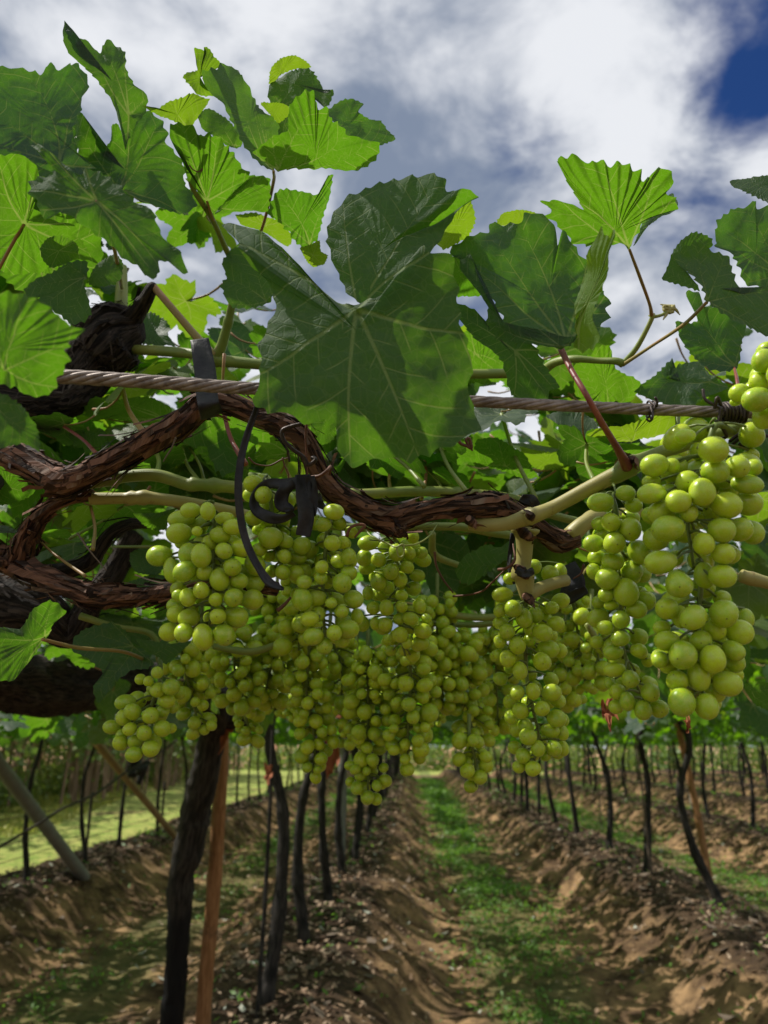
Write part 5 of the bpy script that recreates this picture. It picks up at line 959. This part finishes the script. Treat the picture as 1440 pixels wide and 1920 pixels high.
def cluster(label, traced, d, filler, axis, hw, rpx, seed, bulge=.022, low=False, stem=None, wild=.10):
    """traced: visible berries (px,py,rx,ry); axis: px polyline top to bottom with half widths; filler: further berries behind/around"""
    g = np.random.default_rng(seed); ax = np.array(axis, float); dep0 = d
    e = empty('grape_cluster', tuple(P(ax[0, 0], ax[0, 1], d)), label, 'grapes', 'bunches of green grapes hanging from the vine')
    ax3 = PA(np.c_[ax[:, :2], np.full(len(ax), d)]); placed = []
    view = P(ax[:, 0].mean(), ax[:, 1].mean(), 1.0) - CL; view /= np.linalg.norm(view)
    allg = []
    cxx = np.array([t[0] for t in traced]).mean() if traced else 0
    for t in sorted(traced, key=lambda t: -min(t[2], t[3] if len(t) > 3 else t[2])):
        rx, ry = t[2], (t[3] if len(t) > 3 else t[2]); axx = np.interp(t[1], ax[:, 1], ax[:, 0]); w_ = np.interp(t[1], ax[:, 1], ax[:, 2]) if ax.shape[1] > 2 else hw; rho = min(1, abs(t[0] - axx) / w_)
        allg.append((t[0], t[1], rx, ry, d - bulge * math.sqrt(1 - rho * rho) * (.8 + .2 * min(1, rx / rpx))))
    for _ in range(filler * 3):
        u = g.random(); pyy = ax[0, 1] + (ax[-1, 1] - ax[0, 1]) * u; axx = np.interp(pyy, ax[:, 1], ax[:, 0]); w_ = np.interp(pyy, ax[:, 1], ax[:, 2]) if ax.shape[1] > 2 else hw
        a = g.uniform(0, 2 * math.pi) if not traced else -g.uniform(.15, 2.99); rr = math.sqrt(g.uniform(.15, 1)); r_ = rpx * g.uniform(.62, 1.12)
        allg.append((axx + math.cos(a) * rr * (w_ - r_ * .5), pyy, r_, r_ * g.uniform(1, 1.12), d + (.004 if traced else 0) - math.sin(a) * rr * w_ * .75 * d / FPX))
    ntr = len(traced); cnt = 0; C_ = []; R_ = []; gg = Geo()
    for i, (x, y, rx, ry, dd) in enumerate(allg):
        r = (rx * ry) ** .5 * dd / FPX; c = P(x, y, dd); ok = False
        for tr in range(14 if i < ntr else 3):
            if not C_: ok = True; break
            dist = np.linalg.norm(np.array(C_) - c, axis=1); need = (np.array(R_) + r) * .90
            if (dist >= need).all(): ok = True; break
            if i >= ntr: c = c + (view * .35 + (c - ax3.mean(0)) * .0) * r * g.uniform(-.6, 1.2)
            else: c = c + view * r * .28
        if not ok and i >= ntr: continue
        if i >= ntr:
            cnt += 1
            if cnt > filler: break
        C_.append(c); R_.append(r)
        # the berry's long axis: outward and drooping
        k = np.abs(ax[:, 1] - y).argmin(); acen = P(np.interp(y, ax[:, 1], ax[:, 0]), y - rpx * .8, d + .004); out = c - acen
        if i < ntr and abs(rx - ry) / max(rx, ry) > .08:
            side = P(x + (1 if x > np.interp(y, ax[:, 1], ax[:, 0]) else -1), y + .12, dd) - P(x, y, dd) if rx > ry else P(x + .15, y + 1, dd) - P(x, y, dd)
            zax = -side / np.linalg.norm(side); zax = zax + view * .35 * g.uniform(.2, 1); el = max(rx, ry) / min(rx, ry)
        else: zax = -(out / max(np.linalg.norm(out), 1e-6)) + g.normal(0, .3, 3); el = g.uniform(1.04, 1.28)
        zax = Vector(zax).normalized(); r0 = r * (1 / el) ** .5; q = zax.to_track_quat('Z', 'Y')
        o = inst('grape', (GL if low else GM)[g.integers(3 if low else 5)], e, Matrix.Translation(Vector(c)) @ q.to_matrix().to_4x4() @ Matrix.Rotation(g.uniform(0, 6.28), 4, 'Z') @ Matrix.Diagonal((r0, r0, r0 * el, 1)))
        top = c + np.array(zax) * r0 * el; ay = y - rpx * .9; ap = P(np.interp(ay, ax[:, 1], ax[:, 0]), ay, d + .002)
        tube(gg, [ap, (ap * .45 + top * .55) + [0, 0, .0015], top], [.0011, .0007, .0009], 5 if not low else 4, .006)
    main = [P(*q) for q in (stem or [(ax[0, 0], ax[0, 1] - 45, d + .01)])] + list(ax3); tube(gg, main, np.linspace(.0022, .0009, len(main)), 8, .005)
    gg.build('stem', M['rachis'], e); return e
def Z(reg, l): 
    s = REG[reg][2]; return [(*cv_(reg, t[0], t[1]), t[2] * s, (t[3] if len(t) > 3 else t[2]) * s) for t in l]
R1 = Z('E', [(1170, 543, 75, 66), (1180, 648, 72, 65), (1035, 700, 62, 58), (1112, 757, 66, 72), (990, 800, 65, 58), (855, 762, 75, 52), (900, 860, 74, 62), (938, 938, 88, 68), (1237, 820, 76, 68), (1345, 810, 70, 62), (1210, 945, 70, 64), (1300, 940, 65), (1365, 960, 55, 60), (1118, 1015, 53, 58), (1218, 1062, 60, 54), (900, 1105, 86, 60), (1025, 475, 55, 38), (1370, 630, 45, 45), (1290, 625, 60, 65), (1340, 715, 80, 50), (870, 620, 72, 60), (955, 620, 42), (850, 700, 50, 35), (1045, 860, 50), (1130, 780, 60)])
R1 += Z('H', [(995, 150, 73, 78), (1125, 122, 55, 70), (1215, 108, 70, 58)])
R2 = Z('H', [(1066, 315, 70, 68), (1220, 295, 74, 78), (1330, 320, 40, 50), (1300, 388, 70, 62), (1180, 375, 55), (1105, 432, 57), (1015, 503, 72, 74), (1165, 525, 65, 72), (1278, 540, 50, 55), (1270, 480, 55), (930, 430, 65, 50), (900, 525, 45), (985, 632, 55), (1095, 615, 58, 76), (1240, 645, 74, 64), (1010, 740, 65, 72), (1135, 762, 58, 66), (940, 560, 45), (1180, 700, 52), (905, 365, 48, 36), (935, 270, 62), (1000, 310, 45, 60)])
cluster('largest grapes of all, upper bunch just under the cable at far right', R1, .455, 26, [(1340, 800, 90), (1320, 880, 110), (1290, 960, 110), (1300, 1060, 100)], 90, 24, 1, .03, stem=[(1375, 810, .47)])
cluster('lower half bunch at far right with very large pale berries, lowest of the front bunches', R2, .455, 24, [(1315, 1080, 60), (1310, 1160, 85), (1310, 1250, 95), (1300, 1325, 60)], 80, 24, 2, .03, stem=[(1310, 1050, .46)])
R3 = Z('E', [(600, 805, 70, 50), (770, 820, 45, 38), (655, 905, 50), (750, 940, 58, 62), (565, 1010, 54, 44), (672, 1008, 60, 58), (580, 1080, 48, 44), (660, 1100, 58, 52), (800, 1055, 65), (568, 1150, 42), (760, 1145, 58), (730, 760, 50, 42)])
R3 += Z('H', [(635, 120, 62, 54), (730, 190, 62, 72), (630, 200, 42, 38), (705, 325, 47), (625, 365, 45, 38), (700, 420, 50, 40), (665, 490, 55, 38), (795, 480, 42, 36), (670, 575, 58, 38), (752, 622, 47), (685, 685, 42), (738, 735, 38, 48), (680, 760, 38), (815, 780, 45, 50), (895, 770, 48), (852, 690, 48), (655, 255, 40, 25), (830, 230, 50), (785, 275, 52, 46), (650, 645, 32), (760, 100, 48)])
cluster('long bunch left of the biggest grapes, reaching down to thin dark stems', R3, .51, 40, [(1150, 940, 50), (1160, 1020, 65), (1160, 1100, 60), (1170, 1220, 60), (1200, 1300, 50)], 60, 19, 3, .026, stem=[(1120, 920, .53)])
R4 = Z('H', [(110, 200, 56, 38), (165, 270, 46), (220, 315, 43, 52), (150, 120, 36), (280, 295, 42), (360, 265, 36), (380, 345, 46, 40), (100, 280, 35), (100, 340, 38), (135, 385, 42), (255, 365, 40), (100, 435, 38), (188, 455, 45), (140, 520, 45), (90, 500, 30), (250, 420, 36), (345, 470, 56, 46), (200, 582, 37, 46), (310, 535, 48), (315, 390, 50), (265, 685, 36, 43), (185, 690, 42), (360, 690, 50, 46), (200, 780, 42), (310, 770, 42, 45), (390, 730, 40), (155, 815, 35), (385, 820, 50, 45), (225, 860, 40), (240, 910, 47), (355, 885, 50, 38), (415, 895, 30, 40), (290, 970, 35, 42), (370, 970, 45, 42), (415, 970, 30, 40), (215, 1005, 42), (330, 1010, 30), (265, 1070, 43), (195, 1060, 34), (405, 230, 42), (400, 480, 38), (270, 60, 40), (350, 95, 45), (400, 85, 35, 42)])
cluster('long narrow bunch hanging below the tan cut cane, right of centre', R4, .60, 46, [(985, 1110, 60), (985, 1200, 70), (990, 1290, 60), (1010, 1380, 60), (1000, 1435, 40)], 65, 16, 4, .03, stem=[(990, 1100, .59)])
L1 = Z('F', [(870, 290, 66, 45), (860, 360, 62, 50), (1002, 255, 38, 45), (915, 250, 50, 38), (1085, 285, 48, 34), (1125, 330, 45), (765, 468, 62, 52), (825, 540, 36, 66), (908, 460, 50, 56), (890, 545, 56), (970, 470, 50, 60), (1065, 365, 55, 42), (1080, 445, 45), (1165, 430, 48), (1120, 523, 50), (1060, 585, 50, 58), (985, 550, 43, 38), (970, 635, 44), (905, 670, 44), (860, 660, 32), (1155, 590, 45, 38), (1040, 680, 37), (1125, 670, 50, 46), (1220, 680, 52), (1230, 600, 50), (1140, 765, 64, 52), (1050, 760, 43), (905, 775, 55, 45), (845, 750, 45), (840, 710, 42), (815, 835, 48), (885, 840, 48), (980, 865, 52, 66), (1082, 850, 56), (950, 350, 26), (1230, 515, 52), (1010, 400, 40)])
cluster('left front bunch behind the hanging black strap, pale berries', L1, .53, 40, [(400, 965, 60), (400, 1040, 80), (400, 1120, 80), (390, 1185, 60)], 75, 19, 5, .03, stem=[(385, 945, .55)])
L2 = Z('F', [(1222, 285, 43), (1300, 380, 60, 50), (1270, 330, 48, 36), (1218, 120, 48, 44), (1270, 175, 47, 50), (1365, 400, 45), (1250, 440, 40)]) + Z('G', [(80, 205, 68, 60), (60, 110, 45), (150, 310, 42, 34), (150, 400, 46), (240, 320, 56, 38), (225, 405, 56, 44), (260, 250, 57, 50), (170, 230, 45, 40), (160, 310, 45)])
cluster('short bunch between the strap and the knotted black tape', L2, .545, 30, [(500, 900, 40), (510, 960, 50), (520, 1030, 60), (530, 1080, 45)], 50, 18, 6, .02, stem=[(470, 890, .58)])
C1 = Z('G', [(440, 60, 62, 47), (375, 130, 48, 42), (430, 235, 50), (520, 310, 52, 48), (465, 335, 46), (370, 370, 41), (365, 432, 42, 40), (485, 460, 58), (525, 400, 48, 40), (270, 455, 45, 40), (260, 555, 58, 66), (340, 550, 58, 47), (423, 572, 34), (480, 620, 42), (550, 550, 55, 58), (300, 662, 54, 45), (520, 718, 65, 55), (320, 760, 60, 50), (385, 820, 50), (570, 650, 35, 48), (350, 640, 45), (540, 330, 30, 45), (440, 740, 48), (250, 690, 42), (490, 790, 45), (490, 230, 40)])
cluster('centre bunch hanging below the reddish elbow of the cordon, with bright front berries', C1, .535, 40, [(620, 970, 50), (610, 1040, 60), (605, 1120, 65), (610, 1200, 45)], 55, 18, 7, .03, stem=[(650, 930, .56)])
C2_ = Z('G', [(610, 320, 45, 50), (630, 235, 62, 45), (790, 290, 45, 52), (860, 290, 45), (930, 290, 40, 36), (760, 395, 48, 52), (690, 455, 50), (810, 440, 42, 46), (850, 370, 40), (880, 200, 40), (690, 330, 45), (620, 370, 45), (740, 485, 42), (630, 520, 34, 40), (700, 520, 34), (820, 530, 38, 32), (735, 600, 42, 46), (820, 592, 36), (920, 590, 44), (805, 662, 36), (870, 660, 48, 38), (730, 695, 42), (810, 750, 46), (940, 730, 52, 45), (670, 690, 30, 38), (930, 800, 52, 42), (850, 800, 32), (600, 690, 40, 46), (660, 600, 40), (960, 660, 30)])
cluster('shaded bunch right of the centre bunch, below the thin curled tendril', C2_, .64, 60, [(740, 1010, 60), (745, 1090, 65), (750, 1180, 65), (760, 1230, 45)], 60, 16, 8, .03, stem=[(735, 985, .62)])
LL = Z('I', [(150, 380, 55, 42), (190, 428, 48), (320, 312, 43, 46), (390, 300, 46), (370, 370, 48, 40), (282, 448, 45), (350, 425, 38), (345, 515, 48, 44), (250, 538, 43), (80, 508, 42), (175, 518, 38), (140, 460, 36, 42), (125, 590, 42), (195, 650, 46, 40), (285, 618, 48), (200, 585, 40, 36), (130, 550, 32), (230, 260, 30), (318, 225, 33), (272, 270, 28), (430, 330, 36), (400, 400, 38)])
cluster('lowest left bunch, a small rounded group hanging alone over the sunlit field', LL, .62, 22, [(300, 1275, 30), (285, 1320, 55), (270, 1370, 65), (265, 1410, 45)], 50, 15, 9, .028, stem=[(300, 1235, .66)])
UR = [(1432, 677, 22, 24), (1424, 716, 22, 20), (1386, 737, 20, 18), (1418, 749, 28, 24), (1432, 786, 22, 24), (1378, 754, 12, 8), (1460, 700, 24, 24), (1465, 760, 24, 26)]
cluster('few yellow green grapes above the cable, cut by the right edge', UR, .44, 10, [(1450, 640, 30), (1445, 700, 45), (1440, 790, 40)], 40, 22, 10, .02)
G2 = [('dim bunch below the left front bunch', .80, [(340, 1210, 30), (350, 1270, 50), (370, 1350, 40), (375, 1378, 22)], 15, 75), ('dim bunch with bright rim, second behind the left front bunch', .88, [(440, 1180, 40), (440, 1260, 60), (450, 1330, 40)], 15, 80),
      ('small bright bunch bottom just right of the orange shrivelled leaf', .95, [(455, 1315, 30), (465, 1360, 42), (470, 1392, 22)], 13, 34), ('shaded bunch between the left front bunch and the centre', .92, [(520, 1110, 50), (520, 1200, 60), (500, 1290, 50), (510, 1330, 30)], 15, 110),
      ('narrow long bunch ending over the second dark trunk', .80, [(580, 1220, 40), (575, 1300, 45), (590, 1390, 45), (585, 1458, 22)], 14, 90), ('bunch with a broad shoulder right of the narrow long one', .84, [(620, 1195, 45), (640, 1250, 50), (640, 1330, 30)], 15, 60),
      ('middle bunch whose tip hangs lowest over the alley', .78, [(690, 1225, 40), (690, 1300, 55), (690, 1400, 40), (690, 1460, 42), (690, 1502, 25)], 14, 120), ('long middle bunch, left neighbour of the pale trunks gap', .76, [(765, 1190, 50), (770, 1280, 58), (765, 1370, 55), (765, 1445, 25)], 16, 120),
      ('yellow rimmed bunch in the shade under the green canes', .86, [(850, 1180, 55), (860, 1260, 55), (880, 1340, 50), (890, 1390, 35)], 15, 110), ('small bunch tip hanging over the alley right of centre', .76, [(880, 1385, 35), (890, 1420, 40), (893, 1476, 22)], 14, 32),
      ('dim bunch left of the long narrow bunch below the cut cane', .95, [(930, 1170, 40), (930, 1260, 50), (935, 1370, 35)], 14, 80), ('dim bunch behind the long narrow bunch, right of it', .95, [(1060, 1180, 40), (1070, 1250, 45), (1060, 1330, 30)], 14, 60),
      ('shaded bunch between the two long right hand bunches', .80, [(1110, 1150, 30), (1120, 1220, 40), (1130, 1290, 25)], 15, 40), ('small dim bunch in the gap left of the front right bunches', .85, [(1075, 1120, 40), (1085, 1200, 45), (1100, 1300, 30)], 14, 50),
      ('dim bunch behind the centre bunch', .80, [(560, 1060, 40), (560, 1130, 50), (560, 1220, 45)], 16, 60), ('dim bunch behind the shaded bunch', .85, [(820, 1120, 40), (820, 1200, 50), (830, 1330, 45)], 14, 90),
      ('pale green bunch far behind, between the centre bunches', 1.15, [(640, 1260, 60), (650, 1340, 50), (660, 1400, 30)], 11, 80), ('bunch half hidden behind the upper berries of the far right bunch', .60, [(1270, 810, 40), (1260, 860, 55), (1260, 930, 45)], 19, 26)]
for k, (lab, d, ax, r, n) in enumerate(G2): cluster(lab, [], d, n, ax, 50, r, 30 + k, low=True)
g = np.random.default_rng(55)
for k in range(14):
    x = g.uniform(350, 1000); y = g.uniform(1180, 1300); d = g.uniform(1.05, 1.5); cluster('small bunch deep in the shade behind the middle bunches', [], d, 34, [(x, y - 40, 25), (x, y, 38), (x + g.uniform(-10, 10), y + 75, 18)], 30, 15 * .75 / d, 70 + k, low=True)
